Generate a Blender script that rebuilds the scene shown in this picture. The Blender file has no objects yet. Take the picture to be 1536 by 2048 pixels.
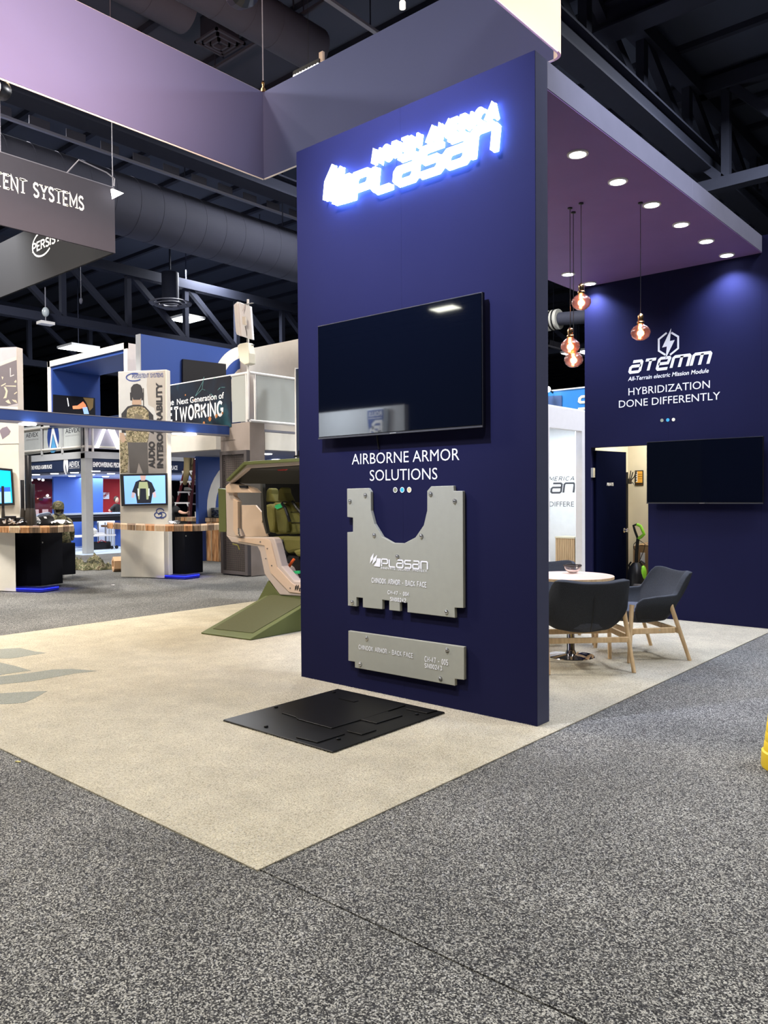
import bpy, bmesh, math, random
from mathutils import Vector, Matrix, Euler
random.seed(7)
S = bpy.context.scene
COL = S.collection
# ------------------------------------------------------------ camera
F, CX, CY = 1579.233, 768.0, 1024.0
CAM = Vector((2.5701, -4.4118, 1.4843))
yaw, pitch, roll = -0.7181, -0.0211, -0.0074
fw = Vector((math.sin(yaw)*math.cos(pitch), math.cos(yaw)*math.cos(pitch), math.sin(pitch)))
r0 = Vector((math.cos(yaw), -math.sin(yaw), 0)); u0 = r0.cross(fw)
rt = r0*math.cos(roll)+u0*math.sin(roll); up = -r0*math.sin(roll)+u0*math.cos(roll)
cd = bpy.data.cameras.new('camera'); cam = bpy.data.objects.new('camera', cd); COL.objects.link(cam)
M = Matrix((rt, up, -fw)).transposed().to_4x4(); M.translation = CAM
cam.matrix_world = M
cd.sensor_fit = 'VERTICAL'; cd.sensor_height = 24; cd.lens = F/2048*24; cd.clip_end = 200
S.camera = cam
# ------------------------------------------------------------ world, light, exposure
w = bpy.data.worlds.new('world'); S.world = w; w.use_nodes = True
w.node_tree.nodes['Background'].inputs[0].default_value = (0.55, 0.62, 0.85, 1)
w.node_tree.nodes['Background'].inputs[1].default_value = 0.10
S.view_settings.view_transform = 'Standard'; S.view_settings.look = 'None'
S.view_settings.gamma = 1; S.view_settings.use_curve_mapping = False
S.view_settings.exposure = 0.0
def area(name, loc, size, power, col=(1, 1, 1), rot=(0, 0, 0), sy=None, spread=None):
    l = bpy.data.lights.new(name, 'AREA'); l.energy = power; l.color = col; l.size = size
    if sy: l.shape = 'RECTANGLE'; l.size_y = sy
    if spread: l.spread = spread
    o = bpy.data.objects.new(name, l); o.location = loc; o.rotation_euler = rot; COL.objects.link(o); return o
def spot(name, loc, target, power, col, angle=90, blend=.6, radius=.08):
    l = bpy.data.lights.new(name, 'SPOT'); l.energy = power; l.color = col; l.spot_size = math.radians(angle)
    l.spot_blend = blend; l.shadow_soft_size = radius
    o = bpy.data.objects.new(name, l); o.location = loc
    o.rotation_euler = (Vector(target)-Vector(loc)).to_track_quat('-Z', 'Y').to_euler(); COL.objects.link(o); return o
def point(name, loc, power, col, radius=.05):
    l = bpy.data.lights.new(name, 'POINT'); l.energy = power; l.color = col; l.shadow_soft_size = radius
    o = bpy.data.objects.new(name, l); o.location = loc; COL.objects.link(o); return o
HALL = .5
for (x, y, pw, c) in ((3.5, -6.5, 1000, (1, .94, .82)), (-4.5, -6.5, 1150, (1, .92, .78)), (4.5, 2.5, 1250, (.93, .95, 1)), (-7.4, -1.5, 2000, (1, .86, .68)),
                   (-12.5, -3.5, 4300, (1, .94, .86)), (-8.2, 8.5, 1600, (.97, .97, 1)), (-14.5, 1.5, 2500, (.97, .97, 1)), (-20, 12, 2500, (.95, .97, 1)), (-.5, 10.0, 2300, (.95, .97, 1)), (-26, 2, 1500, (.95, .97, 1))):
    area('hall_lamp_light', (x, y, 9.3), 1.6, pw*HALL, c)
# fill spots added to brighten wall, fascia and sign, and the left spotlight's beams
spot('wall_fill_spot', (-1.15, -2.2, 5.42), (-1.1, 0.0, 3.55), 2100, (.66, .72, 1), 74, 1., .08)  # unseen lamp added to lift the upper tower wall
spot('edge_fill_spot', (3.0, 0.6, 7.5), (-0.2, 1.6, 4.3), 900, (.72, .78, 1), 42, .8, .15)  # unseen lamp added to brighten the wall end and fascia
spot('sign_flare_spot', (-2.6, -1.5, 5.2), (-5.2, -.6, 6.1), 1900, (1, .60, .46), 88, 1., .2)  # added lamp; its pink stands in for lens flare on the left face
spot('letter_wash_light', (-6.0, -0.85, 5.7), (-9.5, 1.0, 6.1), 700, (1, .93, .88), 70, 1., .1)  # beam added to the left spotlight to brighten the lettering
spot('aisle_spot_light', (-5.75, -0.75, 5.75), (-4.0, -0.4, 0), 750, (1, .70, .42), 75, 1., .1)
spot('sign_wash_outer', (2.2, 3.6, 6.2), (-0.9, 1.6, 6.0), 750, (1, .72, .54), 60, .9, .2)  # unseen warm lamp for the sign's outer face

# ------------------------------------------------------------ pixel -> point on a plane of the place
def ray(x, y): return fw*F + rt*(x-CX) + up*(CY-y)
def at(x, y, ax, v):
    d = ray(x, y); i = 'XYZ'.index(ax); return CAM + d*((v-CAM[i])/d[i])
def atp(x, y, p0, n):
    d = ray(x, y); return CAM + d*((Vector(p0)-CAM).dot(n)/d.dot(n))
def V(*a): return Vector(a)

# ------------------------------------------------------------ materials
MATS = {}
def mat(name, col, rough=.6, metal=0., vary=.06, scale=8., bump=0., bscale=60., emit=None, es=1., trans=0., ior=1.45, spec=.5, alpha=1., coat=0.):
    if name in MATS: return MATS[name]
    m = bpy.data.materials.new(name); m.use_nodes = True; nt = m.node_tree; b = nt.nodes['Principled BSDF']
    c = (*col, 1)
    b.inputs['Roughness'].default_value = rough; b.inputs['Metallic'].default_value = metal
    b.inputs['Specular IOR Level'].default_value = spec; b.inputs['IOR'].default_value = ior
    b.inputs['Transmission Weight'].default_value = trans; b.inputs['Alpha'].default_value = alpha
    b.inputs['Coat Weight'].default_value = coat
    b.inputs['Base Color'].default_value = c
    if vary:
        tc = nt.nodes.new('ShaderNodeTexCoord'); n = nt.nodes.new('ShaderNodeTexNoise'); n.inputs['Scale'].default_value = scale; n.inputs['Detail'].default_value = 4
        nt.links.new(tc.outputs['Object'], n.inputs['Vector'])
        mx = nt.nodes.new('ShaderNodeMix'); mx.data_type = 'RGBA'
        mx.inputs['A'].default_value = (*[max(0, k*(1-vary)) for k in col], 1); mx.inputs['B'].default_value = (*[min(1, k*(1+vary)) for k in col], 1)
        nt.links.new(n.outputs['Fac'], mx.inputs['Factor']); nt.links.new(mx.outputs['Result'], b.inputs['Base Color'])
    if bump:
        tc = nt.nodes.new('ShaderNodeTexCoord'); n = nt.nodes.new('ShaderNodeTexNoise'); n.inputs['Scale'].default_value = bscale
        nt.links.new(tc.outputs['Object'], n.inputs['Vector'])
        bp = nt.nodes.new('ShaderNodeBump'); bp.inputs['Strength'].default_value = bump; bp.inputs['Distance'].default_value = .01
        nt.links.new(n.outputs['Fac'], bp.inputs['Height']); nt.links.new(bp.outputs['Normal'], b.inputs['Normal'])
    if emit: b.inputs['Emission Color'].default_value = (*emit, 1); b.inputs['Emission Strength'].default_value = es
    MATS[name] = m; return m
def ramp_mat(name, stops, scale, rough=.95, detail=2., bump=.6, vec=(1, 1, 1), big=None, dist=.004, metal=0, distort=0, big_scale=1.6, interp='LINEAR', tex='noise'):
    m = bpy.data.materials.new(name); m.use_nodes = True; nt = m.node_tree; b = nt.nodes['Principled BSDF']
    b.inputs['Roughness'].default_value = rough; b.inputs['Metallic'].default_value = metal
    b.inputs['Specular IOR Level'].default_value = .25
    tc = nt.nodes.new('ShaderNodeTexCoord'); mp = nt.nodes.new('ShaderNodeMapping'); mp.inputs['Scale'].default_value = vec
    nt.links.new(tc.outputs['Object'], mp.inputs['Vector'])
    if tex == 'cell':      # one random value per tuft
        vo = nt.nodes.new('ShaderNodeTexVoronoi'); vo.inputs['Scale'].default_value = scale
        nt.links.new(mp.outputs['Vector'], vo.inputs['Vector'])
        n = nt.nodes.new('ShaderNodeSeparateColor'); nt.links.new(vo.outputs['Color'], n.inputs['Color']); fac = n.outputs['Red']
    else:
        n = nt.nodes.new('ShaderNodeTexNoise'); n.inputs['Scale'].default_value = scale; n.inputs['Detail'].default_value = detail; n.inputs['Distortion'].default_value = distort
        nt.links.new(mp.outputs['Vector'], n.inputs['Vector']); fac = n.outputs['Fac']
    r = nt.nodes.new('ShaderNodeValToRGB'); r.color_ramp.interpolation = interp
    while len(r.color_ramp.elements) > 1: r.color_ramp.elements.remove(r.color_ramp.elements[-1])
    r.color_ramp.elements[0].position = stops[0][0]; r.color_ramp.elements[0].color = (*stops[0][1], 1)
    for p, c in stops[1:]:
        e = r.color_ramp.elements.new(p); e.color = (*c, 1)
    nt.links.new(fac, r.inputs['Fac'])
    out = r.outputs['Color']
    if big:
        n2 = nt.nodes.new('ShaderNodeTexNoise'); n2.inputs['Scale'].default_value = big_scale; n2.inputs['Detail'].default_value = 5
        nt.links.new(tc.outputs['Object'], n2.inputs['Vector'])
        mr = nt.nodes.new('ShaderNodeMapRange'); mr.inputs['From Min'].default_value = .3; mr.inputs['From Max'].default_value = .7
        mr.inputs['To Min'].default_value = 1-big; mr.inputs['To Max'].default_value = 1+big
        nt.links.new(n2.outputs['Fac'], mr.inputs['Value'])
        mx = nt.nodes.new('ShaderNodeMix'); mx.data_type = 'RGBA'; mx.blend_type = 'MULTIPLY'; mx.inputs['Factor'].default_value = 1
        nt.links.new(out, mx.inputs['A']); nt.links.new(mr.outputs['Result'], mx.inputs['B']); out = mx.outputs['Result']
    nt.links.new(out, b.inputs['Base Color'])
    if bump:
        bp = nt.nodes.new('ShaderNodeBump'); bp.inputs['Strength'].default_value = bump; bp.inputs['Distance'].default_value = dist
        nt.links.new(fac, bp.inputs['Height']); nt.links.new(bp.outputs['Normal'], b.inputs['Normal'])
    MATS[name] = m; return m
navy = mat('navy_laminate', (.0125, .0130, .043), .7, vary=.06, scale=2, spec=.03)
navy_side = mat('navy_edge_lightened', (.075, .08, .135), .7, vary=.08, spec=.1)  # tower navy made paler; light on its end is in the colour
beam_m = mat('canopy_fascia_lightened', (.22, .22, .30), .7, vary=.12, scale=5, spec=.2)  # navy lightened; the strong light on the fascia is put into the colour
soffit_m = mat('soffit_paint', (.22, .135, .34), .6, vary=.1, scale=2, spec=.1)
black = mat('black_plastic', (.008, .008, .010), .35)
screen = mat('dark_screen_glass', (.002, .003, .007), .03, vary=0, spec=.9)
blackm = mat('black_cabinet', (.0025, .003, .006), .6, spec=.15)
white = mat('white_laminate', (.78, .76, .74), .5)
whitew = mat('warm_white_panel', (.74, .70, .62), .55)
vinyl = mat('white_vinyl', (.85, .85, .85), .5, vary=.02)
grey_arm = mat('grey_green_armor_paint', (.34, .34, .28), .42, vary=.05, scale=20, bump=.08, bscale=400)
steel = mat('steel', (.6, .6, .6), .3, 1., vary=.05)
chrome = mat('chrome', (.75, .75, .76), .08, 1., vary=0)
matblack = mat('black_armor_sheet', (.006, .006, .006), .42, vary=.2, scale=6, spec=.22)
emi_w = mat('lamp_lens', (1, 1, 1), emit=(1, .98, .95), es=14, vary=0)
emi_panel = mat('light_panel_diffuser', (1, 1, 1), emit=(.97, 1, .97), es=9, vary=0)
sign_face = mat('led_sign_face', (1, 1, 1), emit=(.80, .9, 1), es=5, vary=0)
sign_halo = mat('led_sign_halo', (.3, .5, 1), emit=(.20, .42, 1), es=130, vary=0)
oak = ramp_mat('beech_wood', [(.3, (.66, .45, .24)), (.7, (.84, .62, .37))], 9, .5, 3, .05, vec=(4, 4, .7))
oak_top = ramp_mat('oak_veneer_top', [(.3, (.62, .42, .33)), (.7, (.74, .53, .44))], 14, .4, 3, .03, vec=(1, 6, 1))
oak_v = ramp_mat('light_oak_slats', [(.3, (.42, .28, .16)), (.7, (.62, .45, .28))], 8, .6, 3, .05, vec=(8, 8, .4))
dark_fab = ramp_mat('charcoal_wool', [(.3, (.028, .031, .038)), (.7, (.055, .06, .072))], 300, .95, 2, .35)
light_fab = ramp_mat('slate_wool', [(.3, (.055, .06, .08)), (.7, (.10, .11, .14))], 300, .95, 2, .35)
aisle = ramp_mat('speckled_aisle_carpet', [(.05, (.007, .007, .008)), (.38, (.034, .033, .034)), (.64, (.145, .142, .132)), (.92, (.42, .41, .37))], 215, 1, 1.5, 1., big=.2, dist=.006, big_scale=1.3, tex='cell')
beige = ramp_mat('beige_booth_carpet', [(.26, (.20, .165, .11)), (.42, (.46, .415, .31)), (.7, (.66, .605, .47))], 130, 1, 3, 1., big=.10, dist=.012, big_scale=4.5)
for m_c in (aisle, beige):
    b_c = m_c.node_tree.nodes['Principled BSDF']; b_c.inputs['Sheen Weight'].default_value = .10; b_c.inputs['Sheen Roughness'].default_value = .5
greyinlay = ramp_mat('grey_carpet_inlay', [(.3, (.16, .17, .15)), (.6, (.30, .31, .27))], 130, 1, 3, .8)
far_floor = mat('pale_blue_carpet', (.42, .50, .60), .9)
cream = mat('cream_wall', (.62, .57, .45), .7)
olive = mat('olive_paint', (.105, .125, .04), .5, vary=.1, scale=6)
olive_d = mat('olive_tread', (.085, .09, .035), .75, vary=.15, scale=80, bump=.5, bscale=300)
olive_f = mat('olive_fabric', (.16, .15, .035), .85, vary=.15, scale=12, bump=.3, bscale=150)
tan = mat('tan_paint', (.62, .47, .36), .5, vary=.04)
tan_g = mat('tan_paint_inner', (.52, .44, .40), .55, vary=.04)
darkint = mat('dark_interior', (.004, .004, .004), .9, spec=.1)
blue = mat('royal_blue_panel', (.02, .06, .26), .5, vary=.08, scale=1.5)
blue_b = mat('bright_blue_panel', (.05, .13, .50), .6, vary=.08, scale=1)
navyband = mat('navy_header', (.012, .022, .06), .5)
redm = mat('red_panel', (.42, .008, .012), .5)
redh = mat('red_gloss_paint', (.16, .003, .008), .18, coat=.5, vary=.1)
greyf = mat('grey_painted_frame', (.35, .36, .36), .5)
greyglass = mat('frosted_rail_panel', (.42, .44, .42), .35, vary=.1, scale=1.3)
conc = mat('concrete_laminate', (.30, .25, .22), .7, vary=.25, scale=3)
woodr = ramp_mat('reclaimed_wood', [(.3, (.09, .045, .02)), (.5, (.36, .17, .07)), (.7, (.52, .32, .17))], 5, .6, 6, .2, vec=(5, 5, .6), distort=.4)
woodr2 = ramp_mat('reclaimed_wood_dark', [(.3, (.05, .035, .025)), (.5, (.16, .10, .06)), (.7, (.30, .20, .12))], 5, .6, 6, .2, vec=(5, 5, .6))
woodr3 = ramp_mat('reclaimed_wood_pale', [(.3, (.25, .15, .08)), (.7, (.48, .36, .24))], 5, .6, 6, .2, vec=(5, 5, .6))
hall_dark = mat('dark_hall_paint', (.035, .043, .070), .8, vary=.2, scale=.5)
truss_m = mat('dark_truss_paint', (.020, .023, .038), .8, vary=.1, spec=.2)
duct_m = mat('dark_duct_metal', (.05, .053, .075), .7, 0, vary=.1, scale=2, spec=.25)
rail_m = mat('pale_rail', (.20, .20, .24), .5)
tagm = mat('grey_tag', (.06, .06, .08), .6)
fabric_shaded = mat('stretch_fabric_shaded', (.085, .10, .21), .9, vary=.03, scale=2)  # shade inside the sign is put into this fabric colour
fabric_lit = mat('stretch_fabric_lit', (.80, .66, .52), .9, vary=.02)  # same fabric, with the peach light put into its colour
ps_dark = mat('dark_grey_fabric', (.055, .052, .068), .9, vary=.05)
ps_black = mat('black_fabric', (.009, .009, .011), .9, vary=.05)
camo = ramp_mat('camouflage_cloth', [(.0, (.05, .05, .03)), (.43, (.17, .15, .085)), (.5, (.09, .10, .05)), (.57, (.28, .25, .16)), (.64, (.10, .075, .045))], 9, .9, 3, .2, interp='CONSTANT')
camo_s = ramp_mat('camouflage_print', [(.0, (.10, .09, .06)), (.43, (.32, .28, .18)), (.5, (.16, .15, .09)), (.57, (.48, .42, .30)), (.64, (.18, .13, .09))], 22, .9, 3, .0, interp='CONSTANT')
skin = mat('skin', (.52, .30, .21), .6)
khaki = mat('khaki_trousers', (.23, .18, .085), .85, vary=.2, scale=5)
hair = mat('dark_hair', (.02, .015, .01), .7)
tshirt = mat('black_tshirt', (.010, .010, .011), .9)
led_blue = mat('blue_led_strip', (0, 0, 1), emit=(.01, .02, 1), es=5, vary=0)
plinth = mat('blue_lit_plinth', (.01, .015, .25), .5)
printed = lambda n, c: mat(n, c, .55, vary=.08, scale=6)
brass = mat('brass_socket', (.62, .36, .16), .25, 1., vary=0)
amber = mat('rose_amber_glass', (1, .60, .52), .20, trans=1, vary=0)
filament = mat('glowing_filament', (1, .5, .2), emit=(1, .42, .12), es=26, vary=0)
clear = mat('clear_glass', (1, .97, .96), .02, trans=1, vary=0)
cardboard = mat('cardboard', (.38, .24, .12), .85)
kraft = mat('kraft_tube', (.50, .31, .17), .8)
green = mat('lime_green_plastic', (.25, .62, .03), .4)
gtag = mat('green_tag', (.05, .62, .22), .5)
orange = mat('orange_plastic', (.75, .12, .03), .5)
yellow = mat('yellow_plastic', (.78, .55, .02), .45)
bright_white = mat('bright_white_panel', (.82, .84, .88), .5)

# ------------------------------------------------------------ mesh helpers
OFF = {}
class MB:
    def __init__(s): s.v = []; s.f = []; s.m = []
    def add(s, vs, fs, mi=0):
        b = len(s.v); s.v += [Vector(q) for q in vs]; s.f += [tuple(b+i for i in f) for f in fs]; s.m += [mi]*len(fs); return s
    def box(s, a, b, mi=0):
        x0, y0, z0 = a; x1, y1, z1 = b
        return s.add([(x0, y0, z0), (x1, y0, z0), (x1, y1, z0), (x0, y1, z0), (x0, y0, z1), (x1, y0, z1), (x1, y1, z1), (x0, y1, z1)],
              [(3, 2, 1, 0), (4, 5, 6, 7), (0, 1, 5, 4), (1, 2, 6, 5), (2, 3, 7, 6), (3, 0, 4, 7)], mi)
    def prism(s, pts, vec, mi=0):
        n = len(pts); P = [Vector(q) for q in pts]; vec = Vector(vec)
        fs = [tuple(range(n)), tuple(range(2*n-1, n-1, -1))]+[(i, i+n, (i+1) % n+n, (i+1) % n) for i in range(n)]
        return s.add(P+[q+vec for q in P], fs, mi)
    def hexa(s, a, b, mi=0):      # two quads
        return s.add(list(a)+list(b), [(3, 2, 1, 0), (4, 5, 6, 7), (0, 1, 5, 4), (1, 2, 6, 5), (2, 3, 7, 6), (3, 0, 4, 7)], mi)
    def cyl(s, p, q, r, r2=None, n=12, mi=0, cap=True):
        p = Vector(p); q = Vector(q); r2 = r if r2 is None else r2; d = (q-p).normalized()
        a = d.orthogonal().normalized(); b = d.cross(a)
        R = [a*math.cos(2*math.pi*i/n)+b*math.sin(2*math.pi*i/n) for i in range(n)]
        fs = [(i, (i+1) % n, (i+1) % n+n, i+n) for i in range(n)]
        if cap: fs += [tuple(range(n-1, -1, -1)), tuple(range(n, 2*n))]
        return s.add([p+k*r for k in R]+[q+k*r2 for k in R], fs, mi)
    def bar(s, p, q, wx, wz, upv=(0, 0, 1), mi=0):
        p = Vector(p); q = Vector(q); d = (q-p).normalized(); u = Vector(upv); a = d.cross(u).normalized()*wx/2; b = a.cross(d).normalized()*wz/2
        o = [-a-b, a-b, a+b, -a+b]; return s.hexa([p+k for k in o], [q+k for k in o], mi)
    def tube(s, pts, r, n=8, mi=0, r2=None):
        P = [Vector(k) for k in pts]; rings = []; N = len(P); prev = None
        for i, p in enumerate(P):
            d = (P[min(i+1, N-1)]-P[max(i-1, 0)]).normalized()
            a = d.orthogonal().normalized() if prev is None else (prev-d*prev.dot(d)).normalized()
            prev = a; b = d.cross(a); rr = r if r2 is None else r+(r2-r)*i/(N-1)
            rings.append([p+(a*math.cos(2*math.pi*k/n)+b*math.sin(2*math.pi*k/n))*rr for k in range(n)])
        vs = [v for R in rings for v in R]
        fs = [(i*n+k, i*n+(k+1) % n, (i+1)*n+(k+1) % n, (i+1)*n+k) for i in range(N-1) for k in range(n)]
        fs += [tuple(range(n-1, -1, -1)), tuple((N-1)*n+k for k in range(n))]
        return s.add(vs, fs, mi)
    def lathe(s, c, prof, n=24, mi=0, close=False, axis=None):
        c = Vector(c); z = Vector(axis or (0, 0, 1)).normalized(); a = z.orthogonal().normalized(); b = z.cross(a); vs = []; N = len(prof)
        for (r, h) in prof:
            vs += [c+z*h+(a*math.cos(2*math.pi*k/n)+b*math.sin(2*math.pi*k/n))*max(r, 1e-4) for k in range(n)]
        rng = N if close else N-1
        fs = [(i*n+k, i*n+(k+1) % n, ((i+1) % N)*n+(k+1) % n, ((i+1) % N)*n+k) for i in range(rng) for k in range(n)]
        if not close:
            fs += [tuple(range(n-1, -1, -1)), tuple((N-1)*n+k for k in range(n))]
        return s.add(vs, fs, mi)
    def ell(s, c, r, n=14, m=8, mi=0, rot=None):
        c = Vector(c); vs = []
        for j in range(1, m):
            t = math.pi*j/m
            for k in range(n):
                a = 2*math.pi*k/n; q = Vector((r[0]*math.sin(t)*math.cos(a), r[1]*math.sin(t)*math.sin(a), r[2]*math.cos(t)))
                if rot: q = rot@q
                vs.append(c+q)
        T = Vector((0, 0, r[2])); 
        if rot: T = rot@T
        vs += [c+T, c-T]; fs = []
        for j in range(m-2):
            for k in range(n): fs.append((j*n+k, (j+1)*n+k, (j+1)*n+(k+1) % n, j*n+(k+1) % n))
        t = len(vs)-2; l = (m-2)*n
        for k in range(n): fs.append((t, k, (k+1) % n)); fs.append((t+1, l+(k+1) % n, l+k))
        return s.add(vs, fs, mi)
    def build(s, name, m, parent=None, bevel=0, smooth=False, seg=2):
        off = Vector()
        if parent is not None: off = OFF.get(parent.name, Vector())
        elif s.v:
            xs = [q.x for q in s.v]; ys = [q.y for q in s.v]; off = Vector(((min(xs)+max(xs))/2, (min(ys)+max(ys))/2, min(q.z for q in s.v)))
        me = bpy.data.meshes.new(name); me.from_pydata([q-off for q in s.v], [], s.f)
        ms = m if isinstance(m, (list, tuple)) else [m]
        for k in ms: me.materials.append(k)
        for p, k in zip(me.polygons, s.m): p.material_index = min(k, len(ms)-1)
        bm = bmesh.new(); bm.from_mesh(me)
        bmesh.ops.recalc_face_normals(bm, faces=bm.faces)
        if bevel:
            es = [e for e in bm.edges if len(e.link_faces) == 2 and e.calc_face_angle(0) > .6]
            bmesh.ops.bevel(bm, geom=es, offset=bevel, segments=seg, affect='EDGES', profile=.5, clamp_overlap=True)
        bm.to_mesh(me); bm.free()
        if smooth:
            for p in me.polygons: p.use_smooth = True
            try: me.set_sharp_from_angle(angle=math.radians(40))
            except Exception: pass
        o = bpy.data.objects.new(name, me); COL.objects.link(o); OFF[o.name] = off
        if parent is not None: o.parent = parent
        else: o.location = off
        return o
def tag(o, label=None, cat=None, group=None, kind=None):
    if label: o['label'] = label
    if cat: o['category'] = cat
    if group: o['group'] = group
    if kind: o['kind'] = kind
    return o
def thing(name, label, cat, loc=(0, 0, 0), group=None, local=False):
    o = bpy.data.objects.new(name, None); COL.objects.link(o); o.empty_display_size = .1
    if not local: o.location = loc
    OFF[o.name] = Vector() if local else Vector(loc)
    return tag(o, label, cat, group)
def copy_tree(o, parent=None):
    c = o.copy(); COL.objects.link(c); c.parent = parent; OFF[c.name] = OFF.get(o.name, Vector())
    for ch in list(o.children): copy_tree(ch, c)
    return c
def box(a, b): return MB().box(a, b)
def B(name, m, a, b, parent=None, bevel=0): return MB().box(a, b).build(name, m, parent, bevel)
def PR(name, m, pts, vec, parent=None, bevel=0): return MB().prism(pts, vec).build(name, m, parent, bevel)

# ------------------------------------------------------------ lettering
def arcp(cx, cy, rx, ry, a0, a1, n=12): return [(cx+rx*math.cos(math.radians(a0+(a1-a0)*i/n)), cy+ry*math.sin(math.radians(a0+(a1-a0)*i/n))) for i in range(n+1)]
o6 = arcp(.4, .5, .38, .5, 0, 360, 16)
G = {'A': (.84, [[(0, 0), (.42, 1), (.84, 0)], [(.15, .33), (.69, .33)]]), 'B': (.7, [[(0, 0), (0, 1), (.45, 1), (.62, .88), (.62, .62), (.45, .52), (0, .52)], [(.45, .52), (.66, .4), (.66, .12), (.48, 0), (0, 0)]]),
'C': (.76, [arcp(.42, .5, .4, .5, 45, 315, 12)]), 'D': (.78, [[(0, 0), (0, 1), (.4, 1), (.68, .84), (.76, .5), (.68, .16), (.4, 0), (0, 0)]]), 'E': (.6, [[(.6, 1), (0, 1), (0, 0), (.6, 0)], [(0, .52), (.5, .52)]]),
'F': (.58, [[(.58, 1), (0, 1), (0, 0)], [(0, .5), (.48, .5)]]), 'G': (.78, [arcp(.42, .5, .4, .5, 45, 330, 12)+[(.78, .45), (.5, .45)]]), 'H': (.72, [[(0, 0), (0, 1)], [(.72, 0), (.72, 1)], [(0, .52), (.72, .52)]]), 'I': (.06, [[(.03, 0), (.03, 1)]]),
'J': (.5, [[(.5, 1), (.5, .2), (.3, 0), (0, .1)]]), 'K': (.7, [[(0, 0), (0, 1)], [(.66, 1), (0, .42)], [(.24, .62), (.7, 0)]]), 'L': (.56, [[(0, 1), (0, 0), (.56, 0)]]), 'M': (.9, [[(0, 0), (0, 1), (.45, .25), (.9, 1), (.9, 0)]]), 'N': (.74, [[(0, 0), (0, 1), (.74, 0), (.74, 1)]]),
'O': (.8, [o6]), 'P': (.64, [[(0, 0), (0, 1), (.42, 1), (.62, .87), (.62, .6), (.42, .47), (0, .47)]]), 'Q': (.8, [o6, [(.5, .25), (.8, -.05)]]), 'R': (.68, [[(0, 0), (0, 1), (.42, 1), (.62, .87), (.62, .62), (.42, .5), (0, .5)], [(.36, .5), (.68, 0)]]),
'S': (.62, [[(.58, .84), (.45, .98), (.2, 1), (.04, .86), (.04, .68), (.2, .56), (.45, .46), (.6, .32), (.6, .14), (.42, 0), (.18, 0), (.02, .14)]]), 'T': (.7, [[(0, 1), (.7, 1)], [(.35, 1), (.35, 0)]]), 'U': (.72, [[(0, 1), (0, .25), (.16, .03), (.36, 0), (.56, .03), (.72, .25), (.72, 1)]]),
'V': (.8, [[(0, 1), (.4, 0), (.8, 1)]]), 'W': (1.1, [[(0, 1), (.28, 0), (.55, .8), (.82, 0), (1.1, 1)]]), 'X': (.74, [[(0, 0), (.74, 1)], [(0, 1), (.74, 0)]]), 'Y': (.74, [[(0, 1), (.37, .48), (.74, 1)], [(.37, .48), (.37, 0)]]), 'Z': (.66, [[(0, 1), (.66, 1), (0, 0), (.66, 0)]]),
'0': (.56, [arcp(.28, .5, .28, .5, 0, 360, 14)]), '1': (.3, [[(0, .8), (.2, 1), (.2, 0)]]), '2': (.54, [[(.02, .8), (.14, 1), (.4, 1), (.52, .82), (.5, .6), (0, 0), (.54, 0)]]), '3': (.54, [[(.02, .88), (.2, 1), (.42, .97), (.5, .78), (.42, .56), (.22, .52)], [(.42, .54), (.54, .3), (.46, .06), (.22, 0), (0, .12)]]),
'4': (.6, [[(.42, 0), (.42, 1), (0, .3), (.6, .3)]]), '5': (.54, [[(.5, 1), (.08, 1), (.04, .55), (.34, .6), (.52, .42), (.5, .12), (.3, 0), (0, .08)]]), '7': (.54, [[(0, 1), (.54, 1), (.18, 0)]]), '-': (.36, [[(0, .42), (.36, .42)]]), '.': (.08, [[(0, .04), (.08, .04)]]), ' ': (.4, []),
# squared, chamfered corporate glyphs
'p2': (1.0, [[(0, 0), (0, .85), (.12, 1), (.88, 1), (1, .88), (1, .52), (.88, .4), (.02, .4)]]), 'l2': (.95, [[(0, 1), (0, .12), (.12, 0), (.95, 0)]]), 'a2': (1.0, [[(.1, 1), (.88, 1), (1, .88), (1, .12), (.88, 0), (.12, 0), (0, .12), (0, .44), (.12, .56), (.98, .56)]]),
's2': (1.0, [[(1, 1), (.12, 1), (0, .88), (0, .64), (.12, .53), (.88, .53), (1, .42), (1, .12), (.88, 0), (0, 0)]]), 'n2': (1.0, [[(0, 0), (0, .88), (.12, 1), (.88, 1), (1, .88), (1, 0)]]), 't2': (1.0, [[(0, 1), (1, 1)], [(.5, 1), (.5, 0)]]), 'e2': (1.0, [[(1, 0), (.12, 0), (0, .12), (0, .88), (.12, 1), (.9, 1), (.98, .9), (.9, .5), (.02, .5)]]), 'm2': (1.5, [[(0, 0), (0, .88), (.12, 1), (1.38, 1), (1.5, .88), (1.5, 0)], [(.75, 1), (.75, 0)]])}
def strip2d(pl, th):
    n = len(pl); P = [Vector((*q, 0)) for q in pl]; closed = (P[0]-P[-1]).length < 1e-6; L = []; R = []
    for i in range(n):
        a = P[i]-P[i-1] if i > 0 else (P[-1]-P[-2] if closed else P[1]-P[0])
        b = P[i+1]-P[i] if i < n-1 else (P[1]-P[0] if closed else P[-1]-P[-2])
        a = a.normalized(); b = b.normalized(); na = Vector((-a.y, a.x, 0)); nb = Vector((-b.y, b.x, 0)); m = na+nb
        if m.length < .3: m = nb
        else: m = m.normalized()/max(.45, m.normalized().dot(na))
        L.append(P[i]+m*th/2); R.append(P[i]-m*th/2)
    return [(L[i], L[i+1], R[i+1], R[i]) for i in range(n-1)]
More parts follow.
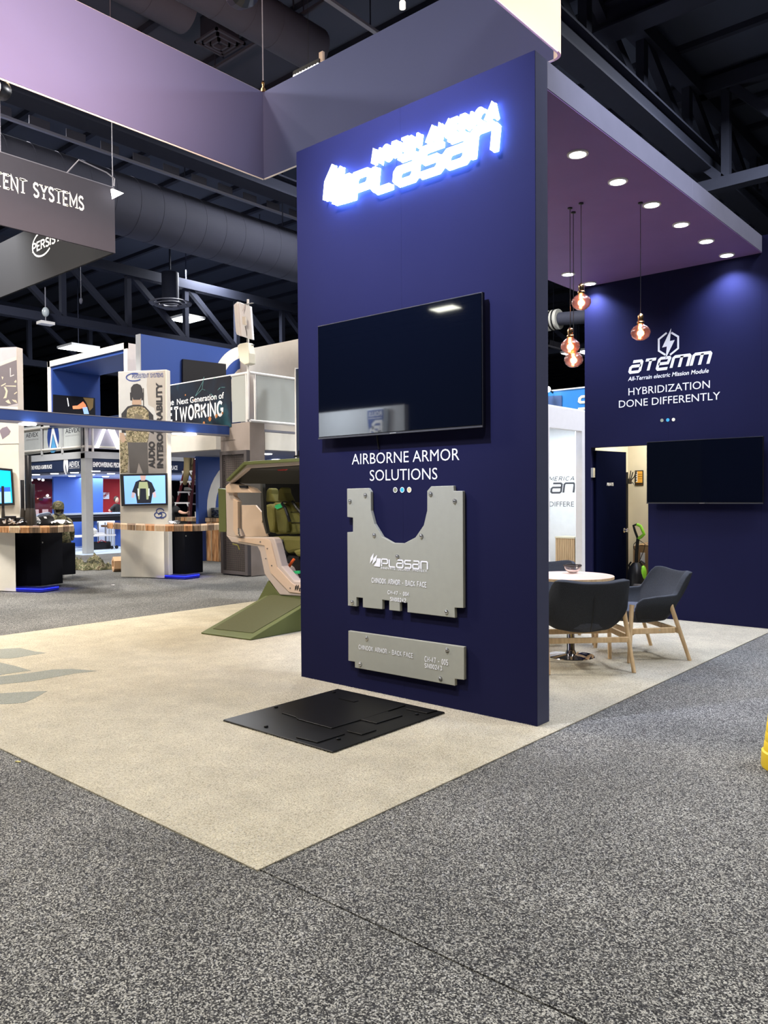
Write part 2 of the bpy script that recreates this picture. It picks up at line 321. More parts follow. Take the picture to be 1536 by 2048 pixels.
def glyph_quads(tokens, th, sp, serif=0, slant=0):
    x = 0; out = []
    for t in tokens:
        wd, pls = G[t]
        for pl in pls:
            out += [[(q.x+x, q.y) for q in quad] for quad in strip2d(pl, th)]
            if serif:
                for e in (pl[0], pl[-1]):
                    if pl[0] != pl[-1] and (abs(e[1]) < .02 or abs(e[1]-1) < .02) and t not in 'CGSO':
                        yy = e[1]+(-.0 if e[1] > .5 else 0); hh = serif*.35
                        out.append([(x+e[0]-serif, yy-hh/2), (x+e[0]+serif, yy-hh/2), (x+e[0]+serif, yy+hh/2), (x+e[0]-serif, yy+hh/2)])
        x += wd+sp
    return [[(u+slant*v, v) for u, v in q] for q in out], x-sp
TC = {}
def font_polys(s, weight):
    k = (s, weight)
    if k in TC: return TC[k]
    c = bpy.data.curves.new('t', 'FONT'); c.body = s; c.size = 1.37; c.resolution_u = 3; c.offset = weight; c.fill_mode = 'FRONT'
    o = bpy.data.objects.new('t', c); COL.objects.link(o); dg = bpy.context.evaluated_depsgraph_get(); dg.update()
    me = o.evaluated_get(dg).to_mesh(); vs = [(v.co.x, v.co.y) for v in me.vertices]; fs = [tuple(p.vertices) for p in me.polygons]
    o.evaluated_get(dg).to_mesh_clear(); bpy.data.objects.remove(o); bpy.data.curves.remove(c)
    x0 = min(v[0] for v in vs); x1 = max(v[0] for v in vs)
    TC[k] = ([(a-x0, b) for a, b in vs], fs, x1-x0); return TC[k]
def text(s, origin, right, upv, h, width=None, weight=0., parent=None, m=None, name='lettering', slant=0., depth=.002, build=True, mb=None):
    right = Vector(right).normalized(); upv = Vector(upv).normalized(); n = right.cross(upv)*depth
    vs, fs, wd = font_polys(s, weight); sx = (width/wd) if width else h
    o = Vector(origin)+n; mb = mb or MB(); mb.add([o+right*((a*sx)+slant*b*h)+upv*b*h for a, b in vs], fs)
    return mb.build(name, m or vinyl, parent) if build else mb
def stroke_text(tokens, origin, right, upv, h, width, th=.13, sp=.25, serif=0, slant=0, depth=.003, parent=None, m=None, name='lettering', mb=None, build=True, thick=0):
    right = Vector(right).normalized(); upv = Vector(upv).normalized(); nn = right.cross(upv); qs, wd = glyph_quads(tokens, th, sp, serif, slant)
    mb = mb or MB(); o = Vector(origin)+nn*depth; sx = width/wd
    for q in qs:
        P = [o+right*u*sx+upv*v*h for u, v in q]
        if thick: mb.prism(P, nn*thick)
        else: mb.add(P, [(0, 1, 2, 3)])
    return mb.build(name, m or vinyl, parent) if build else mb
def disc(mb, c, right, upv, rx, ry=None, n=20, depth=.003, mi=0):
    right = Vector(right); upv = Vector(upv); ry = ry or rx; o = Vector(c)+right.cross(upv).normalized()*depth
    return mb.add([o+right*rx*math.cos(2*math.pi*i/n)+upv*ry*math.sin(2*math.pi*i/n) for i in range(n)], [tuple(range(n))], mi)
XR = (1, 0, 0); ZU = (0, 0, 1); YR = (0, 1, 0)
def skin_figure(name, joints, edges, m, parent=None, sub=2, root=0):
    me = bpy.data.meshes.new('sk'); off = OFF.get(parent.name, Vector()) if parent else Vector()
    me.from_pydata([Vector(j[:3])-off for j in joints], edges, [])
    o = bpy.data.objects.new('sk', me); COL.objects.link(o)
    md = o.modifiers.new('s', 'SKIN')
    me.skin_vertices[0].data[root].use_root = True
    for i, j in enumerate(joints):
        r = j[3] if len(j) > 3 else .05; r2 = j[4] if len(j) > 4 else r; me.skin_vertices[0].data[i].radius = (r, r2)
        if i != root: me.skin_vertices[0].data[i].use_root = False
    s = o.modifiers.new('u', 'SUBSURF'); s.levels = sub; s.render_levels = sub
    dg = bpy.context.evaluated_depsgraph_get(); dg.update(); nm = bpy.data.meshes.new_from_object(o.evaluated_get(dg)); nm.name = name
    bpy.data.objects.remove(o); nm.materials.clear(); nm.materials.append(m)
    for p in nm.polygons: p.use_smooth = True
    r = bpy.data.objects.new(name, nm); COL.objects.link(r); OFF[r.name] = off
    if parent: r.parent = parent
    return r
# ============================================================ FLOOR
fl = MB().box((-60, -2.391, -.1), (30, 60, -.006)).box((-60, -30, -.1), (30, -2.399, -.006)).build('floor', aisle); tag(fl, kind='structure')
sub = MB().box((-60, -30, -.2), (30, 60, -.1)).build('floor_slab', black, fl)
cp = thing('booth_carpet', 'pale beige rectangular carpet under the whole navy booth', 'carpet', (-3, 1.2, -.02))
# the mat lies in a cut-out of the carpet pile, so the carpet runs around it
x0, x1, y0, y1 = -6.15, .14, -2.41, 9.2; a0, a1, b0, b1 = -1.652, -.63, -1.215, -.132
MB().box((x0, y0, -.006), (x1, b0, 0)).box((x0, b1, -.006), (x1, y1, 0)).box((x0, b0, -.006), (a0, b1, 0)).box((a1, b0, -.006), (x1, b1, 0)).build('pile', beige, cp)
def inlay(pts):
    MB().prism([at(x, y, 'Z', .0005) for x, y in pts], (0, 0, .001)).build('arrow_inlay', greyinlay, cp)
inlay([(-40, 1306), (0, 1298), (40, 1296), (70, 1303), (93, 1306), (60, 1311), (22, 1317), (0, 1317), (-40, 1317)])
inlay([(-40, 1330), (0, 1325), (30, 1332), (62, 1341), (20, 1347), (0, 1350), (-40, 1353)])
inlay([(-40, 1357), (0, 1353), (60, 1346), (105, 1339), (145, 1338), (195, 1342), (150, 1347), (100, 1356), (60, 1363), (0, 1369), (-40, 1372)])
inlay([(-40, 1386), (0, 1387), (45, 1384), (95, 1382), (70, 1396), (50, 1405), (20, 1408), (-40, 1409)])
# loose pile along cut edges
mb = MB()
def fringe(p, q, out, n):
    p = Vector(p); q = Vector(q); d = (q-p); out = Vector(out)
    for i in range(n):
        c = p+d*random.random()-out*random.uniform(0, .006); l = random.uniform(.004, .014); t = d.normalized()*.0012
        e = c+out*l*random.uniform(.3, 1)+d.normalized()*random.uniform(-.006, .006)+Vector((0, 0, random.uniform(.001, .008)))
        mb.add([c-t, c+t, e], [(0, 1, 2)])
fringe((x1, y0, -.002), (x1, 4.8, -.002), (1, 0, 0), 2600); fringe((x0, y0, -.002), (x1, y0, -.002), (0, -1, 0), 2600)
for p, q, o in (((a0, b0, 0), (a1, b0, 0), (0, 1, 0)), ((a1, b0, 0), (a1, b1, 0), (-1, 0, 0)), ((a1, b1, 0), (a0, b1, 0), (0, -1, 0)), ((a0, b0, 0), (a0, b1, 0), (1, 0, 0))): fringe(p, q, o, 500)
fringe((-2.2, 0, 0), (0, 0, 0), (0, 1, 0), 500)
tag(mb.build('loose_pile', beige, cp), kind='stuff')

# ============================================================ TOWER WALL
WF = 0.0
wfm = MB().box((-2.199, .006, 0), (-.006, .155, 4.27)).build('wall_front', navy); tag(wfm, kind='structure')
def wp(a, b, m=navy, n='wall_panel', par=wfm):
    return MB().box(a, b).build(n, m, par)
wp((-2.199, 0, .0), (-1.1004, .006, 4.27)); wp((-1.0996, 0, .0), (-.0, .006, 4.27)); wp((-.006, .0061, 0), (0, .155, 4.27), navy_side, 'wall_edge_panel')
def tx(s, l, r, t, ax='Y', v=0., right=XR, **k):
    a = at(*l, ax, v); b = at(*r, ax, v); h = at(*t, ax, v).z-a.z; z = (a.z+b.z)/2
    o = Vector((a.x, a.y, z)); return text(s, o, right, ZU, h, width=(b-a).length, **k)
text('AIRBORNE ARMOR', (-1.607, 0, 1.722), XR, ZU, .086, 1.012, -.004, wfm)
text('SOLUTIONS', (-1.422, 0, 1.594), XR, ZU, .086, .637, -.004, wfm)
for i, (x, c) in enumerate(((-1.171, (.22, .24, .14)), (-1.105, (.03, .42, .55)), (-1.039, (.62, .52, .25)))):
    mb = MB(); disc(mb, (x, 0, 1.523), XR, ZU, .0165); mb.build('printed_dot', mat('dot_ink%d' % i, c, .5), wfm)
    mb = MB(); 
    for q in strip2d(arcp(0, 0, .0185, .0185, 0, 360, 20), .004): mb.add([(x+a.x, -.0035, 1.523+a.y) for a in q], [(0, 1, 2, 3)])
    mb.build('dot_ring', vinyl, wfm)

# ------------------------------------------------------------ illuminated sign
sg = thing('illuminated_sign', 'glowing white back-lit company logo lettering high on the navy tower wall', 'sign', (-1.1, -.03, 3.5))
def logo_marks(P, n, mb, thick):
    # P maps unit coordinates (u, v) to a point on the plane
    for sh in ([(0, .03), (.07, .5), (.36, .89), (.29, .39)], [(.20, -.04), (.33, .45), (.66, .76), (.57, .31)], [(.34, -.16), (.57, .14), (.66, .48), (1.0, .48), (.91, -.19)]):
        if thick: mb.prism([P(u, v) for u, v in sh], Vector(n)*thick)
        else: mb.add([P(u, v)+Vector(n)*.003 for u, v in sh], [tuple(range(len(sh)))])
zt = lambda q: at(*q, 'Y', -.05)
L0, L1 = zt((703, 398)), zt((986, 299)); hh = zt((990, 244)).z-zt((984, 299)).z
N0, N1 = zt((746, 327)), zt((990, 232)); nh = .088
PL = ['p2', 'l2', 'a2', 's2', 'a2', 'n2']; NA = list('NORTH AMERICA')
for nm, y, m, g, thk, ex in (('lit_letters', -.035, sign_face, 0, .03, 0.), ('halo_backing', -.006, sign_halo, .045, .018, .03)):
    mb = MB()
    stroke_text(PL, (L0.x, y, L0.z), XR, ZU, hh, L1.x-L0.x, th=.17+ex, sp=.28, mb=mb, build=False, thick=thk, depth=0, slant=.12)
    stroke_text(NA, (N0.x, y, N0.z), XR, ZU, nh, N1.x-N0.x, th=.17+ex, sp=.34, mb=mb, build=False, thick=thk, depth=0, slant=.2)
    sc = 1.7*hh; lx, lz = L0.x-sc*1.02, L0.z+.19*sc
    logo_marks(lambda u, v: Vector((lx+u*sc, y, lz+v*sc)), (0, -1, 0), mb, thk)
    mb.build(nm, m, sg)

# ------------------------------------------------------------ televisions
def tv(name, label, x0, x1, z0, z1, yf, depth=.05, par_wall=0.):
    t = thing(name, label, 'television', ((x0+x1)/2, yf+depth, z0))
    MB().box((x0, yf+.004, z0), (x1, yf+depth*.6, z1)).build('case', black, t, .003)
    MB().box((x0+.008, yf, z0+.018), (x1-.008, yf+.0045, z1-.008)).build('screen', screen, t)
    MB().box((x0, yf-.002, z0), (x1, yf+.005, z0+.012)).build('bottom_trim', mat('dark_grey_trim', (.05, .05, .055), .3), t)
    MB().box(((x0+x1)/2-.03, yf-.004, z0+.002), ((x0+x1)/2+.03, yf-.002, z0+.009)).build('badge', steel, t)
    MB().box(((x0+x1)/2-.3, yf+depth*.55, z0+.15), ((x0+x1)/2+.3, par_wall, z1-.15)).build('wall_bracket', black, t)
    return t
t1 = tv('television', 'large black switched-off television mounted on the navy tower wall below the glowing sign', -1.911, -.362, 1.928, 2.815, -.062, .05, 0.)
MB().tube([(-1.33, -.02, 1.93), (-1.33, -.012, 1.88), (-1.325, -.008, 1.83)], .006).build('cable', black, t1)
t2 = tv('television', 'black switched-off television on the back wall to the right of the open private door', -1.251, .045, 1.363, 2.094, 4.70, .05, 4.79)

# ------------------------------------------------------------ armor plates
def cz(x, y): return 620+x/3.791, 860+y/3.791
def plate(name, label, pts, bolts, y=-.034, th=.028):
    P = [at(*cz(*q), 'Y', y) for q in pts]; c = sum(P, Vector())/len(P)
    t = thing(name, label, 'armor panel', (c.x, 0, min(p.z for p in P)))
    MB().prism(P, (0, th, 0)).build('plate', grey_arm, t, .003)
    for q in bolts:
        b = at(*cz(*q), 'Y', y)
        bo = MB().lathe(b, [(.0175, -.002), (.0175, .003), (.012, .0045), (.0085, .0045), (.008, .010), (.006, .012)], 14, axis=(0, -1, 0)).build('bolt', steel, t, smooth=True)
        MB().cyl(b+V(0, -.0118, 0), b+V(0, -.0130, 0), .0035, n=6).build('bolt_socket', black, bo)
    return t
pa = plate('armor_panel', 'large grey-green armor plate with U-shaped cut-out bolted to the navy tower wall', [(280, 445), (440, 440), (460, 468), (462, 612), (488, 712), (548, 810), (630, 857), (712, 860), (798, 815), (862, 722), (888, 610), (888, 462), (918, 427), (1088, 422), (1090, 462), (1158, 462), (1162, 1350), (1096, 1348), (1099, 1425), (738, 1382), (738, 1310), (680, 1303), (682, 1375), (600, 1366), (600, 1294), (548, 1288), (548, 1360), (400, 1345), (400, 1274), (352, 1269), (352, 1338), (287, 1332), (282, 775), (325, 772), (325, 665), (282, 660)],
    [(303, 540), (420, 495), (915, 485), (1098, 540), (487, 797), (845, 805), (663, 960), (320, 1305), (1035, 1380)])
pb = plate('armor_panel', 'long low grey-green armor plate bolted near the foot of the navy tower wall', [(290, 1522), (1168, 1645), (1168, 1895), (1098, 1888), (1099, 1940), (340, 1802), (340, 1758), (290, 1750)], [(430, 1580), (1040, 1670), (380, 1775), (990, 1885)])
def q7(x, y): return at(690+x/6.4, 1080+y/6.4, 'Y', -.034)
a, b = q7(472, 335), q7(1058, 376); h = q7(472, 243).z-a.z
stroke_text(PL, (a.x, -.034, a.z), XR, ZU, h, b.x-a.x, th=.2, sp=.3, parent=pa)
mb = MB(); c = q7(322, 305); ls_ = (q7(462, 305)-c).length; logo_marks(lambda u, v: Vector((c.x+u*ls_, -.034, c.z+v*ls_*.86)), (0, -1, 0), mb, 0); mb.build('logo_mark', vinyl, pa)
a, b = q7(465, 368), q7(1060, 408); stroke_text(list('INNOVATE. DELIVER. PROTECT.'), (a.x, -.034, a.z), XR, ZU, .014, b.x-a.x, th=.2, sp=.38, parent=pa)
def stencil(s, l, r, top, par):
    a, b = at(*l, 'Y', -.034), at(*r, 'Y', -.034); h = at(*top, 'Y', -.034).z-a.z
    stroke_text(list(s), (a.x, -.034, (a.z+b.z)/2), XR, ZU, h, b.x-a.x, th=.2, sp=.34, serif=.15, parent=par)
stencil('CHINOOK ARMOR - BACK FACE', (744, 1166), (853, 1173), (744, 1157), pa)
stencil('CH-47 - 004', (776, 1188), (818, 1192), (776, 1181), pa)
stencil('SN00242', (781, 1202), (812, 1204), (781, 1195), pa)
stencil('CHINOOK ARMOR - BACK FACE', (718, 1299), (826, 1314), (718, 1291), pb)
stencil('CH-47 - 005', (850, 1324), (896, 1329), (850, 1314), pb)
stencil('SN00243', (850, 1335), (884, 1340), (850, 1327), pb)

# ------------------------------------------------------------ floor armor mat
fm = thing('floor_armor_mat', 'black square layered armor mat set into the beige carpet before the tower wall', 'mat', (-1.14, -.68, 0))
MB().box((a0+.002, b0+.002, -.006), (a1-.002, b1-.002, .012)).build('base_sheet', matblack, fm, .003, seg=1)
def m6(x, y, z=.012): return at(430+x/3.135, 1340+y/3.135, 'Z', z)
for pts in ([(418, 272), (508, 300), (516, 312), (730, 370), (908, 318), (1195, 226), (1060, 196), (790, 146)], [(914, 316), (1014, 339), (1176, 290), (1082, 264)], [(828, 388), (920, 410), (1013, 381), (925, 360)], [(508, 426), (642, 459), (815, 405), (690, 372)], [(1195, 248), (1330, 276), (1395, 258), (1262, 232)]):
    MB().prism([m6(*q) for q in pts], (0, 0, .007)).build('raised_plate', matblack, fm, .0015, seg=1)
MB().prism([m6(*q, .019) for q in [(775, 181), (870, 203), (900, 196), (805, 174)]], (0, 0, .004)).build('raised_plate', matblack, fm)
for q in ((383, 236), (320, 357), (745, 142), (1265, 280), (775, 435)):
    MB().lathe(m6(*q), [(.014, 0), (.014, .007), (.010, .010)], 14).build('rivet', matblack, fm, smooth=True)

# ============================================================ CANOPY OF THE LOUNGE
ca = thing('lounge_canopy', 'navy flat canopy with fascia coloured as if lit, spanning from tower wall to back wall', 'canopy', (-1.1, 2.4, 4.09))
MB().box((-2.26, .156, 4.084), (-.061, 5.2, 4.25)).box((-.061, .156, 4.084), (-.003, 4.789, 4.0895)).build('soffit_board', soffit_m, ca)
for (ya, yb) in ((.156, 2.718), (2.722, 4.9), (4.904, 6.2)):
    MB().box((-.06, ya, 4.09), (0, yb, 4.27)).build('fascia_panel', beam_m, ca, .003, seg=1)
d0 = None
for i, (x, y) in enumerate([(-.306, 1.16), (-.308, 1.87), (-.31, 2.575), (-.31, 3.28), (-.306, 3.96), (-.305, 4.60), (-1.95, 4.10), (-1.95, 4.66)]):
    if d0 is None:
        d0 = thing('recessed_downlight', '', 'ceiling light', (x, y, 4.09), 'round downlights in the lounge canopy')
        MB().lathe((x, y, 4.083), [(.062, .0), (.082, 0), (.080, -.010), (.064, -.012)], 28, close=True).build('trim_ring', white, d0, smooth=True)
        MB().lathe((x, y, 4.083), [(.063, -.001), (.06, -.008), (.03, -.011)], 24).build('lens', mat('downlight_lens', (1, 1, 1), emit=(.92, .96, 1), es=22, vary=0), d0, smooth=True)
        o = d0
    else: o = copy_tree(d0); o.location = (x, y, 4.09)
    o['label'] = ['round lit downlight in canopy nearest the tower wall edge', 'second lit downlight from the tower along the canopy fascia', 'third lit downlight from the tower along the canopy fascia', 'fourth lit downlight from the tower along the canopy fascia', 'fifth lit downlight from the tower along the canopy fascia', 'sixth lit downlight along the fascia, nearest the back wall', 'lit downlight at far left of canopy, left of its pair', 'lit downlight at far left of canopy, directly above back wall edge'][i]
    spot('downlight_beam', (x, y, 4.06), (x, y, 0), 105 if i < 5 else 190, (.62, .72, 1), 125, .8, .05)
# ============================================================ BACK WALL
YB = 4.79
wb = MB().box((-2.09, YB+.006, 0), (-2.006, YB+.12, 4.09)).box((-2.006, YB+.006, 2.065), (-1.268, YB+.12, 4.09)).box((-1.268, YB+.006, 0), (0.0, YB+.12, 4.09)).box((0., YB+.006, 0), (.13, YB+.12, 4.27)).build('wall_back', navy)
tag(wb, kind='structure')
for a, b in (((-2.09, YB, 0), (-2.006, YB+.006, 4.09)), ((-2.006, YB, 2.065), (-1.268, YB+.006, 4.09)), ((-1.268, YB, 0), (-1.0204, YB+.006, 4.09)), ((-1.0196, YB, 0), (0, YB+.006, 4.09)), ((.001, YB, 0), (.13, YB+.006, 4.27))):
    MB().box(a, b).build('wall_panel', navy, wb)
# hexagon and bolt emblem, name and slogan
mb = MB(); hx, hz, R = -1.023, 3.235, .135
hp = [(hx+R*.98*math.sin(math.radians(60*i)), hz+R*math.cos(math.radians(60*i))) for i in range(7)]
for pl in ([(hx+.035, hz+R*.93), hp[1], hp[2], (hx+.02, hz-R*.97)], [(hx-.035, hz-R*.93), hp[4], hp[5], (hx-.02, hz+R*.97)]):
    for q in strip2d(pl, .022): mb.add([(v.x, YB-.003, v.y) for v in q], [(0, 1, 2, 3)])
bq = lambda *P_: mb.add([(hx+a_, YB-.003, hz+b_) for a_, b_ in P_], [tuple(range(len(P_)))])
bq((.032, .175), (-.075, -.035), (-.018, -.028), (.018, .03)); bq((-.018, -.028), (-.034, -.175), (.075, .035), (.018, .03))
mb.build('emblem', vinyl, wb)
stroke_text(['a2', 't2', 'e2', 'm2', 'm2'], (-1.50, YB, 2.95), XR, ZU, .125, .93, th=.27, sp=.34, slant=.28, parent=wb)
text('All-Terrain electric Mission Module', (-1.519, YB, 2.85), XR, ZU, .05, .955, .02, wb, slant=.2)
text('HYBRIDIZATION', (-1.513, YB, 2.675), XR, ZU, .092, .965, .0, wb)
text('DONE DIFFERENTLY', (-1.635, YB, 2.535), XR, ZU, .092, 1.2, .0, wb)
for x, c in ((-1.1, (.3, .33, .25)), (-1.03, (.05, .4, .75)), (-.963, (.75, .72, .6))):
    mb = MB(); disc(mb, (x, YB, 2.345), XR, ZU, .02); mb.build('printed_dot', mat('dot_b%.2f' % c[0], c, .5), wb)
# ------------------------------------------------------------ door
hd = Vector((-1.965, YB+.06, 0)); dn = Vector(ray(1252.5, 901)).cross(Vector((0, 0, 1))); 
# free edge: point of the sight plane 0.7 m from the hinge
best = min(((abs((Vector((x, y, 0))-hd).length-.70), x, y) for x, y in [(CAM.x+(ray(1252.5, 1000).x)*k/1000, CAM.y+(ray(1252.5, 1000).y)*k/1000) for k in [j*.01 for j in range(400, 1400)]] if y > YB+.1), key=lambda t: t[0])
fe = Vector((best[1], best[2], 0)); dd = (fe-hd).normalized(); nn = Vector((dd.y, -dd.x, 0))*.04
dr = tag(MB().hexa([hd, fe, fe-nn, hd-nn], [k+Vector((0, 0, 2.03)) for k in (hd, fe, fe-nn, hd-nn)]).build('door_1', mat('navy_door', (.003, .004, .014), .7, spec=.0), None, .003), kind='structure')
ku = fe-dd*.055; kz = at(1250, 1055, 'X', ku.x).z
OFF_dr = OFF[dr.name]
kn = MB().lathe(Vector((ku.x, ku.y, 1.0)), [(.03, 0), (.03, .006), (.012, .01), (.011, .03), (.026, .038), (.031, .05), (.024, .064)], 18, axis=nn).build('door_knob', chrome, dr, smooth=True)
for z in (1.75, .35): MB().box((-2.006, YB-.004, z-.06), (-1.975, YB+.06, z+.06)).build('hinge', steel, dr)
f2 = hd+dd*.25+nn*.04; text('PRIVATE', hd+dd*.24+Vector((0, 0, 1.585)), dd, ZU, .042, .15, .02, dr)
# ------------------------------------------------------------ storage room
sr = MB().box((-2.1, 6.0, 0), (-.3, 6.1, 2.75)).build('wall_storage', cream); tag(sr, kind='structure')
tag(MB().box((-.4, YB+.13, 0), (-.3, 6.0, 2.75)).build('wall_storage_right', cream), kind='structure')
tag(MB().box((-2.10, YB+.13, 0), (-2.06, 6.0, 2.75)).build('wall_storage_left', cream), kind='structure')
area('storage_lamp', (-1.3, 5.5, 2.6), .4, 34, (1, .93, .78))
YS = 6.0
def sy(x, y, v=YS): return at(x, y, 'Y', v)
p0, p1 = sy(1270.5, 941), sy(1287, 971)
ps = thing('safety_poster', 'small orange and white notice on the cream wall of the storage room', 'poster', ((p0.x+p1.x)/2, YS, p1.z))
MB().box((p0.x, YS-.008, p1.z), (p1.x, YS, p0.z)).build('frame', black, ps)
MB().box((p0.x+.012, YS-.010, p1.z+.012), (p1.x-.012, YS-.008, p0.z-.012)).build('sheet', mat('orange_paper', (.72, .35, .04), .7), ps)
w_ = p1.x-p0.x; h_ = p0.z-p1.z
MB().box((p0.x+.014, YS-.012, p1.z+.24*h_), (p0.x+.3*w_, YS-.010, p0.z-.014)).build('white_column', vinyl, ps)
mb = MB(); [mb.box((p0.x+.06*w_, YS-.0135, p1.z+h_*k), (p0.x+.25*w_, YS-.012, p1.z+h_*(k+.07))) for k in (.62, .74, .48, .32)]; [mb.box((p0.x+.36*w_, YS-.0125, p1.z+h_*k), (p0.x+.88*w_, YS-.010, p1.z+h_*(k+.012))) for k in (.45, .6, .75)]; mb.box((p0.x+.1*w_, YS-.0125, p1.z+.08*h_), (p0.x+.9*w_, YS-.010, p1.z+.18*h_)); mb.build('print', black, ps)
cr = thing('coat_rack', 'dark metal coat rack with curved hooks beside the storage room door', 'coat rack', sy(1250, 1100, 5.9).to_tuple())
cc = sy(1254, 962, 5.85); MB().cyl((cc.x, 5.85, .02), (cc.x, 5.85, cc.z+.12), .016).build('pole', black, cr); MB().box((cc.x-.04, 5.81, cc.z-.04), (cc.x+.05, 5.89, cc.z+.03)).build('hub', black, cr)
for (ex, ez) in ((.07, .12), (.125, .13), (.04, .14), (.09, -.05), (-.14, .12), (-.1, -.05)):
    MB().tube([cc+V(0, 0, 0), cc+V(ex*.4, .02, ez*.25-.02), cc+V(ex*.7, .03, ez*.4), cc+V(ex, .03, ez)], .007, 6).build('hook', black, cr, smooth=True)
MB().lathe((cc.x, 5.85, 0), [(.2, 0), (.2, .015), (.03, .03)], 20).build('base', black, cr)
bx0, bx1 = sy(1266, 1090, 5.6), sy(1300, 1150, 5.6)
cb = thing('cardboard_box', 'tall brown cardboard box behind the floor cleaner in the storage room', 'box', (bx0.x+.25, 5.75, 0))
MB().box((bx0.x, 5.6, 0), (bx0.x+.5, 5.95, sy(1275, 1092, 5.6).z)).build('carton', cardboard, cb, .004)
q = sy(1281, 1105, 5.598); MB().box((q.x, 5.593, q.z-.13), (q.x+.06, 5.599, q.z)).build('white_label', vinyl, cb)
zt_ = sy(1275, 1092, 5.6).z; MB().prism([(bx0.x+.02, 5.6, zt_), (bx0.x+.5, 5.6, zt_+.10), (bx0.x+.5, 5.61, zt_+.1), (bx0.x+.02, 5.61, zt_)], (0, .2, .02)).build('open_flap', cardboard, cb)
fc = thing('floor_cleaner', 'upright black and lime green floor cleaner standing in the storage room', 'floor cleaner', sy(1275, 1170, 5.35).to_tuple()[:2]+(0,))
g = lambda x, y: sy(x, y, 5.35)
MB().tube([g(1272, 1150), g(1273, 1110), g(1275, 1085), g(1276, 1077)], .022, 10).build('stick', black, fc, smooth=True)
MB().tube([g(1276, 1078), g(1270, 1062), g(1267, 1051), g(1274, 1049)], .016, 8).build('handle', black, fc, smooth=True)
MB().tube([g(1274, 1049), g(1281, 1052), g(1286, 1063), g(1288, 1068), g(1283, 1073), g(1276, 1078)], .020, 8).build('grip', green, fc, smooth=True)
MB().tube([g(1274, 1082), g(1268, 1088), g(1267, 1096), g(1273, 1104)], .005, 6).build('cord', black, fc); MB().tube([g(1278, 1080), g(1290, 1088), g(1288, 1100), g(1279, 1122)], .005, 6).build('cord', black, fc)
c_ = g(1274, 1150); MB().lathe((c_.x, 5.35, .0), [(.11, .0), (.13, .04), (.12, c_.z-.0), (.10, c_.z+.1), (.05, c_.z+.16)], 18).build('body', black, fc, smooth=True)
MB().lathe((c_.x+.07, 5.3, c_.z-.12), [(.09, -.2), (.10, 0), (.09, .02)], 16).build('clear_tank', mat('smoky_tank', (.12, .11, .11), .15), fc, smooth=True)
MB().tube([g(1262, 1124), g(1258, 1130), g(1261, 1145), g(1268, 1135), g(1283, 1122), g(1290, 1128)], .012, 6).build('hose', black, fc, smooth=True)
MB().ell(g(1288, 1146)+V(0, -.02, 0), (.04, .05, .10)).build('green_cover', green, fc, smooth=True)

# ============================================================ LOUNGE FURNITURE
tb = thing('round_table', 'round pale veneer cafe table on polished chrome pedestal in the lounge', 'table', (-.893, 2.14, 0))
TX, TY = -.893, 2.14
MB().lathe((TX, TY, 0), [(.385, .715), (.385, .738), (.383, .74)], 56).build('table_top', [oak_top], tb)
MB().lathe((TX, TY, 0), [(.3865, .7155), (.3865, .7375)], 56).build('edge_band', oak, tb)
MB().lathe((TX, TY, 0), [(.215, 0), (.21, .006), (.12, .018), (.05, .026), (.042, .05), (.038, .06), (.036, .62), (.05, .69), (.12, .7), (.12, .714)], 40).build('pedestal', chrome, tb, smooth=True)
bw = thing('glass_bowl', 'small clear glass bowl with dark patterned rim on the round table', 'bowl', (0, 0, 0)); c = at(1145, 1146, 'Z', .741)
bw.location = (c.x, c.y, .741); OFF[bw.name] = Vector((c.x, c.y, .741))
MB().lathe((c.x, c.y, .741), [(.03, 0), (.055, .018), (.074, .045), (.084, .08), (.080, .08), (.070, .047), (.052, .022), (.028, .006)], 36).build('glass', clear, bw, smooth=True)
MB().lathe((c.x, c.y, .741), [(.0845, .066), (.0855, .076), (.0845, .0765), (.083, .066)], 36, close=True).build('dark_rim', mat('dark_rim_ink', (.05, .04, .035), .4), bw, smooth=True)
def sm(t): t = max(0, min(1, t)); return t*t*(3-2*t)
